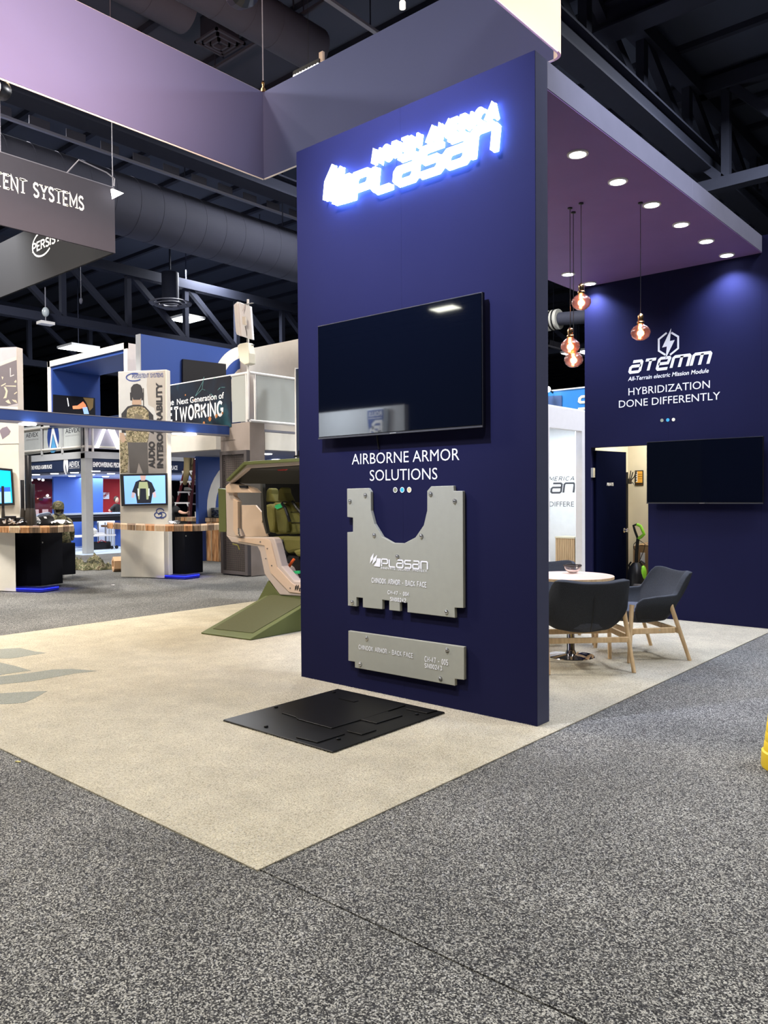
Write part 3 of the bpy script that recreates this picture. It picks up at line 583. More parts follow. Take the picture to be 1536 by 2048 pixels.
def lounge_chair():
    t = thing('lounge_chair', '', 'chair', local=True)
    NT, NV = 48, 14; vs = []
    for i in range(NT+1):
        u = -1+2*i/NT; a = u*math.radians(122); au = abs(u)
        # back edge high, dropping in wings towards the arm fronts
        zr = .775-.020*math.exp(-(u/.16)**2)-.19*sm((au-.36)/.20)-.03*sm((au-.6)/.4)
        zr -= .05*max(0, (au-.9)/.1)**2
        ex = .65
        sx = math.copysign(abs(math.sin(a))**ex, a) if a else 0; cyy = math.copysign(abs(math.cos(a))**.8, math.cos(a))
        rx, ry = .375, .33
        lean = .07*(1-sm((au-.3)/.25))
        if abs(a) > math.pi/2: cyy = math.cos(a)*1.05
        for j in range(NV+1):
            v = j/NV
            bul = math.sin(min(1, v*1.15)*math.pi/2)**.8
            kx = .62+.38*bul; z = .335+(zr-.335)*v**1.05
            y = -(ry*(.62+.38*bul)*cyy)-lean*max(0, z-.5)/.28-(.03*v if cyy > 0 else 0)
            vs.append((rx*kx*sx*(1+.05*max(0, z-.6)/.18), y+.02, z))
    fs = [(i*(NV+1)+j, (i+1)*(NV+1)+j, (i+1)*(NV+1)+j+1, i*(NV+1)+j+1) for i in range(NT) for j in range(NV)]
    me = MB(); me.add(vs, fs); o = me.build('shell', [dark_fab, light_fab], t, smooth=True)
    # thickness inwards, rounded edge
    bm = bmesh.new(); bm.from_mesh(o.data)
    cen = Vector((0, .0, .6))
    g_ = bm.faces[:]
    nrm = sum(((f.calc_center_median()-cen).dot(f.normal) for f in g_))
    if nrm < 0: bmesh.ops.reverse_faces(bm, faces=g_)
    bm.to_mesh(o.data); bm.free()
    md = o.modifiers.new('s', 'SOLIDIFY'); md.thickness = .05; md.offset = -1
    mb_ = o.modifiers.new('b', 'BEVEL'); mb_.width = .02; mb_.segments = 3; mb_.angle_limit = math.radians(50)
    # underside and seat
    MB().ell((0, .03, .36), (.235, .235, .06), 28, 10).build('seat_base', dark_fab, t, smooth=True)
    MB().lathe((0, .045, .33), [(.22, 0), (.275, .03), (.292, .07), (.285, .105), (.24, .122), (.02, .128)], 36).build('seat_cushion', light_fab, t, smooth=True)
    MB().tube([(0, -.262, .345), (0, -.313, .46), (0, -.348, .58), (0, -.385, .72)], .0035, 6).build('back_seam', black, t)
    for sx in (-1, 1):
        for f, (ty, by) in enumerate(((.245, .285), (-.12, -.285))):
            MB().tube([(sx*.335, ty*1.0, .505), (sx*.338, ty*1.02, .48), (sx*.36, by, 0)], .0235, 12, r2=.0165).build('leg', oak, t, smooth=True)
        MB().bar((sx*.347, .25, .275), (sx*.347, -.15, .275), .022, .05).build('side_rail', oak, t, .004, seg=1)
    MB().bar((-.345, -.20, .262), (.345, -.20, .262), .022, .045).build('cross_rail', oak, t, .004, seg=1)
    MB().bar((-.345, .24, .262), (.345, .24, .262), .022, .045).build('cross_rail', oak, t, .004, seg=1)
    for sx in (-1, 1): MB().cyl((sx*.358, .0, .28), (sx*.361, .0, .28), .006, n=8).build('rail_screw', steel, t)
    return t
ch = lounge_chair()
for i, (x, y, fx, fy, lb) in enumerate(((-.615, 1.79, -.707, .707, 'charcoal winged lounge chair seen from behind in front of the round table'),
        (-.44, 2.63, -.65, -.76, 'charcoal winged lounge chair to the right of the round table'),
        (-1.42, 2.72, .66, -.75, 'charcoal winged lounge chair behind the round table, only its back edge showing'))):
    o = ch if i == 0 else copy_tree(ch)
    o.location = (x, y, 0); o.rotation_euler = (0, 0, math.atan2(-fx, fy)); o['label'] = lb; o['group'] = 'charcoal lounge chairs round the table'
# pendants
pend = None
for i, (x, y, z, lb) in enumerate(((-.77, 2.12, 3.20, 'topmost of the clustered rose glass pendant bulbs, above the table'), (-.90, 2.16, 2.83, 'middle rose glass pendant bulb of the cluster, hanging at its left'), (-.93, 2.28, 2.725, 'lowest rose glass pendant bulb of the cluster over the table'), (-.37, 2.47, 2.925, 'rose glass pendant bulb hanging alone before the emblem on the back wall'))):
    t = thing('pendant_lamp', lb, 'pendant lamp', (x, y, z), 'rose glass pendant bulbs over the lounge table')
    c = Vector((x, y, z))
    MB().lathe(c, [(.012, -.068), (.04, -.062), (.072, -.038), (.087, -.004), (.082, .028), (.058, .055), (.030, .072), (.024, .085), (.022, .1),
                   (.020, .1), (.022, .085), (.028, .070), (.056, .053), (.080, .028), (.085, -.004), (.070, -.036), (.038, -.060), (.010, -.066)], 32).build('bulb_glass', amber, t, smooth=True)
    MB().lathe(c, [(.030, .078), (.034, .09), (.030, .10), (.022, .105), (.025, .115), (.026, .15), (.021, .16), (.008, .172)], 20).build('socket', brass, t, smooth=True)
    MB().tube([(x, y, z+.17), (x, y, 4.09)], .0032, 6).build('cord', black, t)
    MB().tube([(x-.004, y, z+.075), (x-.007, y, z+.04), (x+.006, y, z+.02), (x+.010, y, z-.01), (x-.004, y, z-.03), (x-.010, y, z-.05)], .012, 8).build('filament', filament, t, smooth=True)
    MB().lathe((x, y, 4.084), [(.022, 0), (.022, -.01), (.008, -.015)], 16).build('ceiling_cup', black, t)
    point('pendant_glow', (x, y, z-.005), 9, (1, .5, .28), .03)
# ============================================================ SUSPENDED SQUARE SIGN
ss = thing('suspended_sign', 'large square fabric sign hanging on cables above the navy tower', 'hanging sign', (-3.1, .15, 5.5))
X0, X1, Y0, Y1, Z0, Z1 = -5.18, -.985, -1.9, 2.2, 5.5, 6.585; R = .1
def fabric(n, x0, x1, y0, y1, m):
    MB().box((x0, y0, Z0), (x1, y1, Z1)).build(n, m, ss, .004)
fabric('left_fabric_face', X0-.03, X0, Y0, Y1, fabric_shaded); fabric('far_fabric_face', X0, X1-R, Y1, Y1+.03, fabric_shaded)
fabric('right_fabric_face', X1-.03, X1, Y0, Y1-R+.03, [fabric_lit]); fabric('near_fabric_face', X0, X1-.03, Y0-.03, Y0, fabric_shaded)
mb = MB()
for k in range(6):
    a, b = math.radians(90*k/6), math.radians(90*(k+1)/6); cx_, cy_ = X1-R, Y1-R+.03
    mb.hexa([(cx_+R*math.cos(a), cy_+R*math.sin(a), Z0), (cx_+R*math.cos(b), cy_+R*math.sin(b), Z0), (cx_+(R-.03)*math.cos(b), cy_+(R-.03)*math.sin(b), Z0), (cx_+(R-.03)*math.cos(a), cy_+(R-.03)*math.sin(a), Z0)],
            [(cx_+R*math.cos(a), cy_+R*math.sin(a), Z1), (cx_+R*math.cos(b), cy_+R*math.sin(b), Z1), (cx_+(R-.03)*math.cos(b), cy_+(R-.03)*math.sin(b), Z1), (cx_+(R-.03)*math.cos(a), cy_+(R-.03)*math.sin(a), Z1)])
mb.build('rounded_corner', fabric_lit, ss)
edge_m = mat('white_edge_trim', (.8, .78, .75), .5)
for a, b in (((X0-.02, Y0, Z1), (X0-.02, Y1, Z1)), ((X0, Y1+.01, Z0), (X1-R, Y1+.01, Z0)), ((X0-.02, Y0, Z0), (X0-.02, Y1, Z0)), ((X1-.01, Y0, Z0), (X1-.01, Y1-R, Z0))): MB().cyl(a, b, .011, n=8).build('edge_trim', edge_m, ss)
MB().cyl((X0-.01, Y1+.012, Z0), (X0-.01, Y1+.012, Z1), .02, n=8).build('corner_pole', fabric_shaded, ss)
MB().cyl((X0, Y1, Z1+.14), (X0, Y1, 10.4), .007, n=6).build('hanging_cable', rail_m, ss); MB().cyl((X1, Y1-.1, Z1), (X1, Y1-.1, 10.4), .007, n=6).build('hanging_cable', rail_m, ss)
MB().lathe((X0, Y1, Z1), [(.03, 0), (.03, .04), (.015, .05), (.015, .1), (.024, .11), (.01, .14)], 10).build('cable_shackle', brass, ss)
lf = thing('track_spotlight', 'lit linear spotlight bar just above the edge of the suspended fabric sign', 'stage light', (-5.0, 2.9, 6.9))
pA, pB = at(588, 157, 'Y', 3.2), at(640, 131, 'Y', 3.2)
MB().bar(pA+V(0, .03, .05), pB+V(0, .03, .05), .1, .08).build('housing', black, lf)
MB().cyl(pA.lerp(pB, .5)+V(0, .03, .09), pA.lerp(pB, .5)+V(0, .03, 10.4-pA.z), .004, n=5).build('wire', black, lf)
for k in range(9):
    c = pA.lerp(pB, (k+.5)/9); MB().lathe(c+V(0, 0, .01), [(.028, .02), (.034, 0), (.02, -.014)], 10).build('lens', emi_w, lf)
MB().box((pB.x-.02, 3.2, pB.z+.05), (pB.x+.05, 3.24, pB.z+.18)).build('mount', tan, lf)
sl = thing('rig_spotlight', 'bright warm spotlight above the aisle at far left edge of view', 'stage light', at(-14, 172, 'X', -5.6).to_tuple())
c = at(-14, 172, 'X', -5.6)
MB().lathe(c, [(.09, -.02), (.1, 0), (.1, .18), (.06, .24)], 18, axis=(-.6, .75, .25)).build('housing', black, sl, smooth=True)
MB().lathe(c, [(.088, -.022), (.05, -.03)], 18, axis=(-.6, .75, .25)).build('lens', mat('warm_spot_lens', (1, 1, 1), emit=(1, .78, .5), es=90, vary=0), sl)
MB().cyl(c+V(0, 0, .08), c+V(0, 0, 4.5), .012, n=6).build('drop_rod', black, sl)
# unseen lamp housings added to carry the fill spots at the script's top
for nm, lb, p, d in (('rig_spotlight', 'black spotlight added unseen, high in front of the tower wall', (-1.15, -2.26, 5.47), (0, .76, -.65)), ('rig_spotlight', 'black spotlight added unseen, high to the right of the booth', (3.0, .6, 7.55), (-.7, .2, -.6)), ('rig_spotlight', 'unseen black spotlight to the right of the suspended sign', (2.25, 3.65, 6.22), (-.85, -.5, 0)), ('rig_spotlight', 'small added spotlight inside the suspended sign', (-2.2, -.6, 5.25), (-.9, .3, .3))):
    t = thing(nm, lb, 'stage light', p); MB().lathe(p, [(.10, -.02), (.11, -.05), (.12, -.18), (.08, -.26)], 16, axis=d).build('housing', black, t); MB().cyl(Vector(p), Vector(p)+V(0, 0, 10.3-p[2]), .01, n=6).build('drop_rod', black, t)
# ============================================================ CREW CABIN MOCK-UP AND RAMP
YC = 1.65
def c3(x, y, Y=YC): return at(400+x/4.55, 840+y/4.55, 'Y', Y)
cab = thing('crew_cabin_mockup', 'tan and olive armored helicopter crew cabin mock-up with seats, behind the tower wall', 'cabin mock-up', (-4.4, 2.2, .3))
def cp_(name, m, pts, Y=YC, th=.1, bevel=0, par=None): return MB().prism([c3(x, y, Y) for x, y in pts], (0, th, 0)).build(name, m, par or cab, bevel)
cp_('door_sill_frame', tan_g, [(232, 1045), (285, 1112), (520, 1152), (545, 1200), (585, 1400), (725, 1592), (1150, 1618), (1150, 1484), (858, 1464), (742, 1330), (690, 1120), (676, 1085), (655, 1068), (350, 1066), (300, 1058)], th=.11, bevel=.012)
cp_('sill_cover_panel', tan, [(345, 1076), (590, 1080), (628, 1092), (645, 1120), (700, 1340), (832, 1482), (860, 1500), (1150, 1515), (1150, 1590), (925, 1580), (812, 1568), (640, 1390), (585, 1142), (345, 1104)], YC-.012, .014, .004)
for q in ((548, 1108), (612, 1170), (652, 1325), (820, 1530), (598, 1262)): MB().cyl(c3(*q, YC-.018), c3(*q, YC-.010), .008, n=8).build('screw', steel, cab)
cp_('front_post', tan_g, [(230, 600), (262, 572), (302, 582), (302, 690), (342, 742), (345, 985), (378, 1060), (300, 1072), (240, 1050)], th=.07, bevel=.012)
cp_('post_stiffener', tan, [(300, 715), (342, 742), (345, 985), (376, 1052), (325, 1052), (300, 1000)], YC-.03, .04, .005)
cp_('hinge_plate', tan_g, [(340, 985), (362, 1000), (382, 1058), (345, 1058)], YC-.045, .02, .003)
for q in ((350, 990), (352, 1008), (352, 1028), (360, 1048)): MB().cyl(c3(*q, YC-.055), c3(*q, YC-.04), .010, n=8).build('hinge_bolt', steel, cab)
cp_('header_ledge', tan, [(232, 632), (240, 662), (472, 662), (432, 622), (352, 596), (302, 582), (262, 574), (232, 604)], YC-.04, .16, .008)
cp_('dome_light', black, [(350, 594), (420, 598), (426, 620), (362, 618)], YC-.055, .03, .003)
# roof: outer olive skin and tan inner lip, running back over the cabin
for nm, m, pts, dy, dep_ in (('roof_skin', olive, [(234, 545), (400, 378), (560, 368), (1150, 330), (1150, 362), (560, 398), (404, 408), (246, 560)], -.10, 1.7), ('roof_lip', tan_g, [(246, 558), (404, 406), (1150, 360), (1150, 392), (432, 438), (272, 572)], -.06, .07)):
    MB().prism([c3(x, y, YC+dy) for x, y in pts], (0, dep_, 0)).build(nm, m, cab, .004)
cp_('roof_liner', mat('grey_liner', (.045, .043, .042), .8), [(272, 570), (432, 438), (1150, 392), (1150, 402), (590, 445), (440, 452), (285, 578)], YC, 1.5)
cp_('front_bulkhead', mat('grey_bulkhead', (.10, .095, .095), .7), [(345, 560), (555, 560), (555, 1066), (345, 1066)], 2.65, .05)
cp_('bulkhead_armor', tan, [(350, 775), (502, 775), (578, 862), (562, 930), (612, 1060), (350, 1064)], 2.3, .03, .004)
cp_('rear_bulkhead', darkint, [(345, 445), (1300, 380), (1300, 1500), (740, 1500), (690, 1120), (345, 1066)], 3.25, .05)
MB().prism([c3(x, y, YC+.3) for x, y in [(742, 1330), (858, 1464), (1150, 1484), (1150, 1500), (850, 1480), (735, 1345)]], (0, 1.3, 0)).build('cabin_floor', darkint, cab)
cp_('door_track', mat('dark_track', (.05, .05, .045), .6), [(552, 560), (566, 560), (584, 880), (612, 1030), (600, 1035), (566, 900), (552, 700)], 2.2, .05)
cp_('side_armor', olive, [(163, 622), (222, 628), (232, 640), (236, 1010), (228, 1020), (172, 1018)], YC+.02, .12, .006)
# seats
def seat(dx, dy, Y, sc, nm, lb=None):
    st = cp_('seat_back', olive_f, [(dx+x*sc, dy+y*sc) for x, y in [(770, 745), (842, 752), (1040, 850), (1040, 1035), (790, 1042), (768, 900)]], Y, .16, .03)
    cp_('seat_bolster', olive_f, [(dx+x*sc, dy+y*sc) for x, y in [(678, 795), (700, 765), (748, 757), (782, 800), (792, 920), (784, 1032), (700, 1015)]], Y-.08, .22, .035)
    cp_('headrest', olive_f, [(dx+x*sc, dy+y*sc) for x, y in [(705, 740), (708, 640), (730, 610), (755, 618), (760, 665), (798, 745)]], Y+.02, .14, .02)
    for yy in (835, 932): cp_('back_seam', black, [(dx+x*sc, dy+y*sc) for x, y in [(795, yy), (1000, yy), (1000, yy+5), (795, yy+5)]], Y-.012, .012)
    cp_('seat_cushion', olive_f, [(dx+x*sc, dy+y*sc) for x, y in [(738, 1068), (780, 1062), (1050, 1068), (1050, 1190), (850, 1205), (792, 1222), (765, 1180)]], Y-.16, .3, .04)
seat(0, 0, 2.15, 1, 'near'); seat(-95, 20, 2.75, .98, 'far')
cp_('leg_support_pad', olive_f, [(838, 1192), (925, 1168), (1050, 1160), (1050, 1255), (880, 1245)], 1.95, .2, .03)
cp_('pull_tag', gtag, [(676, 790), (690, 772), (752, 754), (766, 784), (700, 812)], 2.05, .02)
cp_('buckle_tag', gtag, [(843, 1374), (900, 1372), (902, 1398), (845, 1400)], 1.85, .03)
MB().tube([c3(857, 1265, 1.85), c3(838, 1290, 1.84), c3(810, 1335, 1.85)], .017, 8).build('release_lever', mat('red_orange_plastic', (.85, .13, .03), .5), cab, smooth=True)
MB().tube([c3(745, 760, 2.04), c3(775, 800, 2.02), c3(800, 870, 2.02), c3(818, 925, 2.03)], .018, 6).build('harness_strap', black, cab)
MB().tube([c3(840, 740, 2.1), c3(880, 800, 2.1), c3(925, 850, 2.1)], .018, 6).build('harness_strap', black, cab)
cp_('red_overhead_tag', mat('red_tag', (.6, .06, .06), .5), [(700, 452), (790, 446), (770, 460), (712, 462)], 1.9, .02)
for pts in ([(700, 1090), (760, 1090), (790, 1230), (760, 1300), (720, 1290), (690, 1180)], [(790, 1230), (900, 1240), (925, 1330), (925, 1440), (840, 1440), (770, 1330)]): cp_('seat_mechanism', black, pts, 2.0, .25, .02)
for q in ((762, 1195), (772, 1240), (745, 1100), (700, 1120)): MB().cyl(c3(*q, 1.94), c3(*q, 2.0), .016, n=8).build('mechanism_bolt', steel, cab)
cp_('sill_slope_panel', tan_g, [(750, 1310), (800, 1345), (850, 1445), (925, 1462), (925, 1478), (855, 1462), (742, 1332)], 1.9, .1)
MB().tube([c3(300, 1128, 1.64), c3(345, 1140, 1.6), c3(360, 1180, 1.6)], .009, 6).build('hanging_latch', olive_f, cab)
for k in range(2): cp_('printed_mark', black, [(862+k*18, 1552), (866+k*18, 1515), (880+k*18, 1498), (876+k*18, 1535)], YC-.016, .003)
cp_('printed_mark', black, [(902, 1560), (902, 1528), (930, 1530), (930, 1537), (910, 1537), (910, 1560)], YC-.016, .003)
for x in range(5): MB().cyl(c3(905+x*22, 325, 2.2), c3(905+x*22, 280-12*(x % 2), 2.2), .02-.002*x, n=8).build('roof_fitting', black, cab)
cp_('roof_fitting_plate', black, [(850, 338), (1000, 326), (1000, 312), (860, 322)], 2.1, .2)
# support plinth and ramp
rp = thing('access_ramp', 'olive green access ramp leading up to the crew cabin mock-up', 'ramp', (-4.1, 1.2, 0))
RL, RF = Vector((-4.53, .69, 0)), Vector((-3.8, .775, 0)); TL = at(531, 1191, 'Y', 1.62); TR = at(612, 1193, 'Y', 1.62)
FR = at(640, 1190, 'Y', 1.62)
h1 = TL.z
RL.z = RF.z = .002; A, Bq, D = RL, RF, Vector((TL.x, 1.62, h1)); rn = (Bq-A).cross(D-A).normalized(); Cq = atp(650, 1186, A, rn)
Bt = V(0, 0, .015)
MB().hexa([A, Bq, Vector((Cq.x, Cq.y, 0)), Vector((D.x, D.y, 0))], [A+Bt, Bq+Bt, Cq, D]).build('ramp_body', olive, rp, .006)
def lerp4(u, v): return (A+Bt).lerp(Bq+Bt, u).lerp(D.lerp(Cq, u), v)
nn_ = (Bq-A).cross(D-A).normalized()*.004
MB().prism([lerp4(.11, .10)+nn_*.3, lerp4(.89, .10)+nn_*.3, lerp4(.93, 1.0)+nn_*.3, lerp4(.07, 1.0)+nn_*.3], nn_).build('anti_slip_tread', olive_d, rp)
sp_ = thing('cabin_plinth', 'dark olive base under the crew cabin mock-up beside the ramp', 'plinth', (-3.9, 2.2, 0))
MB().prism([c3(x, y, 1.66) for x, y in [(525, 1640), (618, 1462), (725, 1594), (1200, 1618)]]+[at(700, 1240, 'Y', 1.66)*1, Vector((c3(525, 1640, 1.66).x, 1.66, .0))], (0, 1.4, 0)).build('base_panel', olive, sp_, .005)
# ============================================================ NEIGHBOUR BOOTH ACROSS THE AISLE (double deck)
XF, XD, YD = -9.5, -8.9, 4.98
db = thing('double_deck_booth', 'two-storey blue and white exhibition booth across the aisle with railings and frosted panels', 'booth', (-11, 5, 0))
def dP(name, m, pts, ax, v, vec, bevel=0): return MB().prism([at(x, y, ax, v) for x, y in pts], vec).build(name, m, db, bevel)
# canopy fascia over the counters
fz0, fz1 = 2.655, 2.815
MB().box((XF-.12, -4, fz0), (XF, 5.02, fz1)).build('blue_fascia', blue, db, .004); MB().box((XF-.13, -4, fz0-.03), (XF+.005, 5.02, fz0)).build('fascia_lower_trim', rail_m, db)
MB().box((XF-.125, -4, fz1), (XF+.004, 5.02, fz1+.012)).build('fascia_upper_trim', rail_m, db)
# column
cl0, cl1 = -9.93, -8.9
cxl = at(442, 950, 'Y', 4.965).x; mxl = at(442.5, 1050, 'Y', 4.90).x
col = MB().box((cxl, 4.965, 0), (-8.9, 5.32, 2.86)).build('corner_column', conc, db, .006)
MB().box((cxl+.02, 4.955, 2.55), (-9.33, 4.966, 2.553)).build('column_seam', black, col)
mf = MB(); zt2 = 2.34
for a, b in (((mxl, 4.88, .02), (mxl+.07, 4.962, zt2)), ((-8.98, 4.88, .02), (-8.90, 4.962, zt2)), ((mxl+.07, 4.88, zt2-.07), (-8.98, 4.962, zt2)), ((mxl+.07, 4.88, .02), (-8.98, 4.962, .08))): mf.box(a, b)
mf.build('mesh_frame', mat('dark_frame', (.07, .06, .06), .5), db, .003)
mg = MB()
for k in range(23): x = mxl+.07+(-8.98-mxl-.07)*(k+.5)/23; mg.cyl((x, 4.905, .08), (x, 4.905, zt2-.07), .0055, n=5)
for k in range(55): z = .08+(zt2-.15)*(k+.5)/55; mg.cyl((mxl+.07, 4.912, z), (-8.98, 4.912, z), .0055, n=5)
tag(mg.build('wire_mesh', mat('dark_wire', (.06, .05, .05), .5, .3), db), kind='stuff')
# deck slab edges and ceiling
MB().box((-13.2, YD+.001, 2.40), (-9.94, YD+.2, 2.78)).build('deck_front_band', whitew, db); MB().box((XD-.2, 5.33, 2.36), (XD, 9.5, 2.69)).build('deck_side_band', whitew, db)
MB().box((-13.2, YD+.2, 2.41), (XD-.2, 12, 2.5)).build('deck_ceiling', mat('grey_ceiling_board', (.33, .33, .36), .6), db); MB().box((XD-.21, 5.33, 2.70), (XD-.02, 9.5, 2.74)).build('deck_side_beam', rail_m, db)
for (x, y) in ((398, 918), (535, 908), (552, 919), (357, 867)):
    c = at(x, y, 'Z', 2.405); MB().lathe(c, [(.10, .0), (.09, -.012), (.03, -.016)], 20).build('downlight_lens', emi_w, db)
for y_ in (1.15, 4.1):
    MB().lathe((XF-.05, y_, fz0-.03), [(.13, 0), (.12, -.02), (.03, -.03)], 20).build('fascia_lamp', emi_w, db)
    spot('fascia_lamp_light', (XF-.05, y_, fz0-.09), (XF-.4, y_, 0), 60, (1, .93, .85), 150, .9)
spot('deck_light', at(398, 918, 'Z', 2.36), at(398, 918, 'Z', 2.36)-V(0, 0, 2), 70, (1, .97, .92), 150, .9); area('deck_inner_light', (-11, 9, 2.35), 2, 90, (.95, .97, 1))
# railing
zr0, zr1 = 2.88, 3.765
for a, b in (((-11.55, YD, zr1), (XD-.0, YD, zr1)), ((XD, YD, zr1), (XD, 8.5, zr1)), ((XD, YD, zr0), (XD, 8.5, zr0))): MB().cyl(a, b, .028, n=10).build('hand_rail', white, db, smooth=True)
for p in ((XD-.1, YD), (XD, YD+.12), (XD, 6.6)): MB().cyl((p[0], p[1], 2.86), (p[0], p[1], zr1), .022, n=10).build('rail_post', white, db, smooth=True)
MB().box((-9.42, YD-.01, zr0), (XD-.13, YD+.01, zr1-.03)).build('frosted_panel', greyglass, db); MB().box((XD-.01, YD+.15, zr0+.02), (XD+.01, 6.55, zr1-.03)).build('frosted_panel', greyglass, db); MB().box((XD-.01, 6.65, zr0+.02), (XD+.01, 8.4, zr1-.03)).build('frosted_panel', greyglass, db)
# dark networking banner on the rail
nb = MB().box((-12.2, YD-.03, 2.80), (-9.43, YD-.012, zr1)).build('networking_banner', ramp_mat('dark_network_print', [(.45, (.012, .013, .02)), (.60, (.012, .02, .035)), (.74, (.02, .10, .13)), (.9, (.10, .30, .30))], .9, .6, 6, 0, distort=1.2), db)
def bt(s, l, r, t, par, **k):
    a = at(*l, 'Y', YD-.033); b = at(*r, 'Y', YD-.033); h = at(*t, 'Y', YD-.033).z-a.z
    return text(s, (a.x, YD-.033, (a.z+b.z)/2), XR, ZU, h, b.x-a.x, parent=par, **k)
bt('Next Generation of', (354, 809), (448, 797), (354, 797), nb, weight=.02); bt('The', (330, 812), (348, 810), (330, 799), nb, weight=.02)
a = at(326, 845, 'Y', YD-.033); b = at(445, 831, 'Y', YD-.033); h_n = at(445, 803, 'Y', YD-.033).z-b.z; stroke_text(list('NETWORKING'), (a.x, YD-.03, (a.z+b.z)/2+.01), XR, ZU, h_n*.95, b.x-a.x, th=.23, sp=.32, parent=nb)
mb = MB(); rr = random.Random(3); nod = [at(rr.uniform(390, 450), rr.uniform(752, 800), 'Y', YD-.034) for _ in range(16)]
for i, p in enumerate(nod):
    for q in sorted(nod, key=lambda t: (t-p).length)[1:3]: mb.bar(p, q, .003, .004)
mb.build('network_lines', mat('pale_teal_ink', (.25, .55, .55), .5), nb)
mb = MB()
for (x, y, r) in ((420, 838, .05), (433, 832, .04), (408, 846, .035), (445, 826, .025), (388, 800, .02), (371, 790, .02)): disc(mb, at(x, y, 'Y', YD-.033), XR, ZU, r, n=6)
mb.build('orange_specks', mat('orange_ink', (.45, .18, .06), .6), nb)
# upper-deck walls
bl = at(281, 664, 'X', -12.0); XB = -12.0; cr_ = at(480, 703, 'X', XB); zT = 4.86
MB().box((XB-.15, bl.y+.0, 2.78), (XB, cr_.y+.1, zT)).build('tall_blue_wall', blue, db); MB().box((XB-.155, bl.y-.02, 2.78), (XB+.005, bl.y+.0, zT)).build('wall_end_trim', greyf, db)
MB().box((XB, cr_.y+.001, 2.78), (-7.5, cr_.y+.15, zT)).build('tall_white_wall', whitew, db)
# large white ring emblem painted on both deck levels
def ring_on_X(X, cpx, r0_, r1_, a0, a1, m, name, nseg=20):
    c = at(*cpx, 'X', X+.004); mb = MB()
    for i in range(nseg):
        t0, t1_ = [math.radians(a0+(a1-a0)*k/nseg) for k in (i, i+1)]
        mb.add([c+V(0, r*math.cos(t), r*math.sin(t)) for r, t in ((r0_, t0), (r1_, t0), (r1_, t1_), (r0_, t1_))], [(0, 1, 2, 3)])
    return mb.build(name, m, db)
rr1 = at(500, 693, 'X', XB).z-at(500, 785, 'X', XB).z; ring_on_X(XB, (500, 785), rr1*.76, rr1, 60, 180, whitew, 'ring_emblem'); ring_on_X(XB, (500, 785), .0, rr1*.56, 0, 360, whitew, 'ring_emblem_center')
tvp = MB().prism([at(x, y, 'X', XB+.06) for x, y in [(366, 718), (452, 728), (453, 790), (366, 780)]], (-.05, 0, 0)).build('upper_television', black, db)
# portal on the upper deck
pl, pr_ = at(97, 724, 'Y', 5.0), at(257, 689, 'Y', 5.0); px0, px1 = pl.x, -13.05; zP = at(236, 830, 'Y', 5.0).z; yP = at(200, 760, 'X', px0+.2).y
MB().box((px0, 5.0, zP-.08), (px1, 5.4, zP)).build('portal_floor', navyband, db)
MB().box((px0, 5.0, zP), (px0+.2, yP, 4.86)).build('portal_side_wall', blue, db); MB().box((px0+.2, 5.0, 4.66), (px1-.2, yP, 4.86)).build('portal_roof', blue, db)
MB().box((px1-.2, 5.0, zP), (px1, 5.6, 4.86)).build('portal_post', whitew, db)
for a, b in (((px0-.01, 4.97, zP), (px0+.12, 5.0, 4.88)), ((px0, 4.97, 4.74), (px1, 5.0, 4.88)), ((px1-.14, 4.97, zP), (px1+.0, 5.0, 4.88))): MB().box(a, b).build('portal_trim', whitew, db)
pt = MB().prism([at(x, y, 'X', px0+.26) for x, y in [(107, 789), (190, 796), (191, 838), (107, 830)]], (-.04, 0, 0)).build('portal_television', black, db)
scn = lambda n, c, e=1.2: mat(n, c, .4, emit=c, es=e, vary=0)
for m, pts in ((scn('scr_orange', (.75, .22, .10)), [(145, 812), (155, 811), (166, 803), (171, 809), (173, 815), (158, 818), (146, 818)]), (scn('scr_blue', (.25, .4, .75)), [(165, 815), (174, 814), (178, 828), (168, 828)]), (scn('scr_brown', (.12, .08, .03), 1), [(166, 795), (187, 797), (186, 815), (179, 822), (173, 806)]), (scn('scr_white', (.8, .8, .8)), [(134, 796), (135.5, 796), (138, 812), (136.5, 813)])):
    MB().prism([at(x, y, 'X', px0+.264) for x, y in pts], (.002, 0, 0)).build('screen_picture', m, pt)
# antenna mast on the railing corner
am = thing('antenna_mast', 'white pole with two flat antenna panels standing at the upper railing corner', 'antenna', (XD, YD, 2.86))
ga = lambda x, y, Y=4.93: at(x, y, 'Y', Y)
def g5(x, y, Y=4.93): return at(420+x/6.826, 560+y/6.826, 'Y', Y)
MB().cyl(V(XD, 4.93, 2.9), g5(518, 265), .022, n=10).build('pole', white, am, smooth=True)
MB().prism([g5(x, y, 4.86) for x, y in [(322, 340), (370, 295), (392, 300), (545, 360), (578, 815), (548, 808), (365, 745), (350, 700)]], (0, .05, 0)).build('large_antenna_panel', bright_white, am, .008)
MB().prism([g5(x, y, 4.82) for x, y in [(322, 345), (372, 305), (410, 765), (362, 742), (352, 710)]], (0, .05, 0)).build('panel_side', white, am, .008)
MB().prism([g5(x, y, 4.80) for x, y in [(455, 500), (500, 505), (505, 620), (460, 610)]], (0, -.03, 0)).build('radio_unit', whitew, am, .004)
MB().prism([g5(x, y, 4.80) for x, y in [(368, 895), (400, 868), (500, 850), (530, 1000), (532, 1140), (468, 1160), (400, 1110)]], (0, .16, 0)).build('small_antenna_panel', mat('cream_plastic', (.75, .73, .60), .5), am, .02)
for y in (325, 755, 895, 1130): MB().box(g5(495, y+18, 4.96), g5(570, y-18, 4.9)).build('clamp', steel, am)
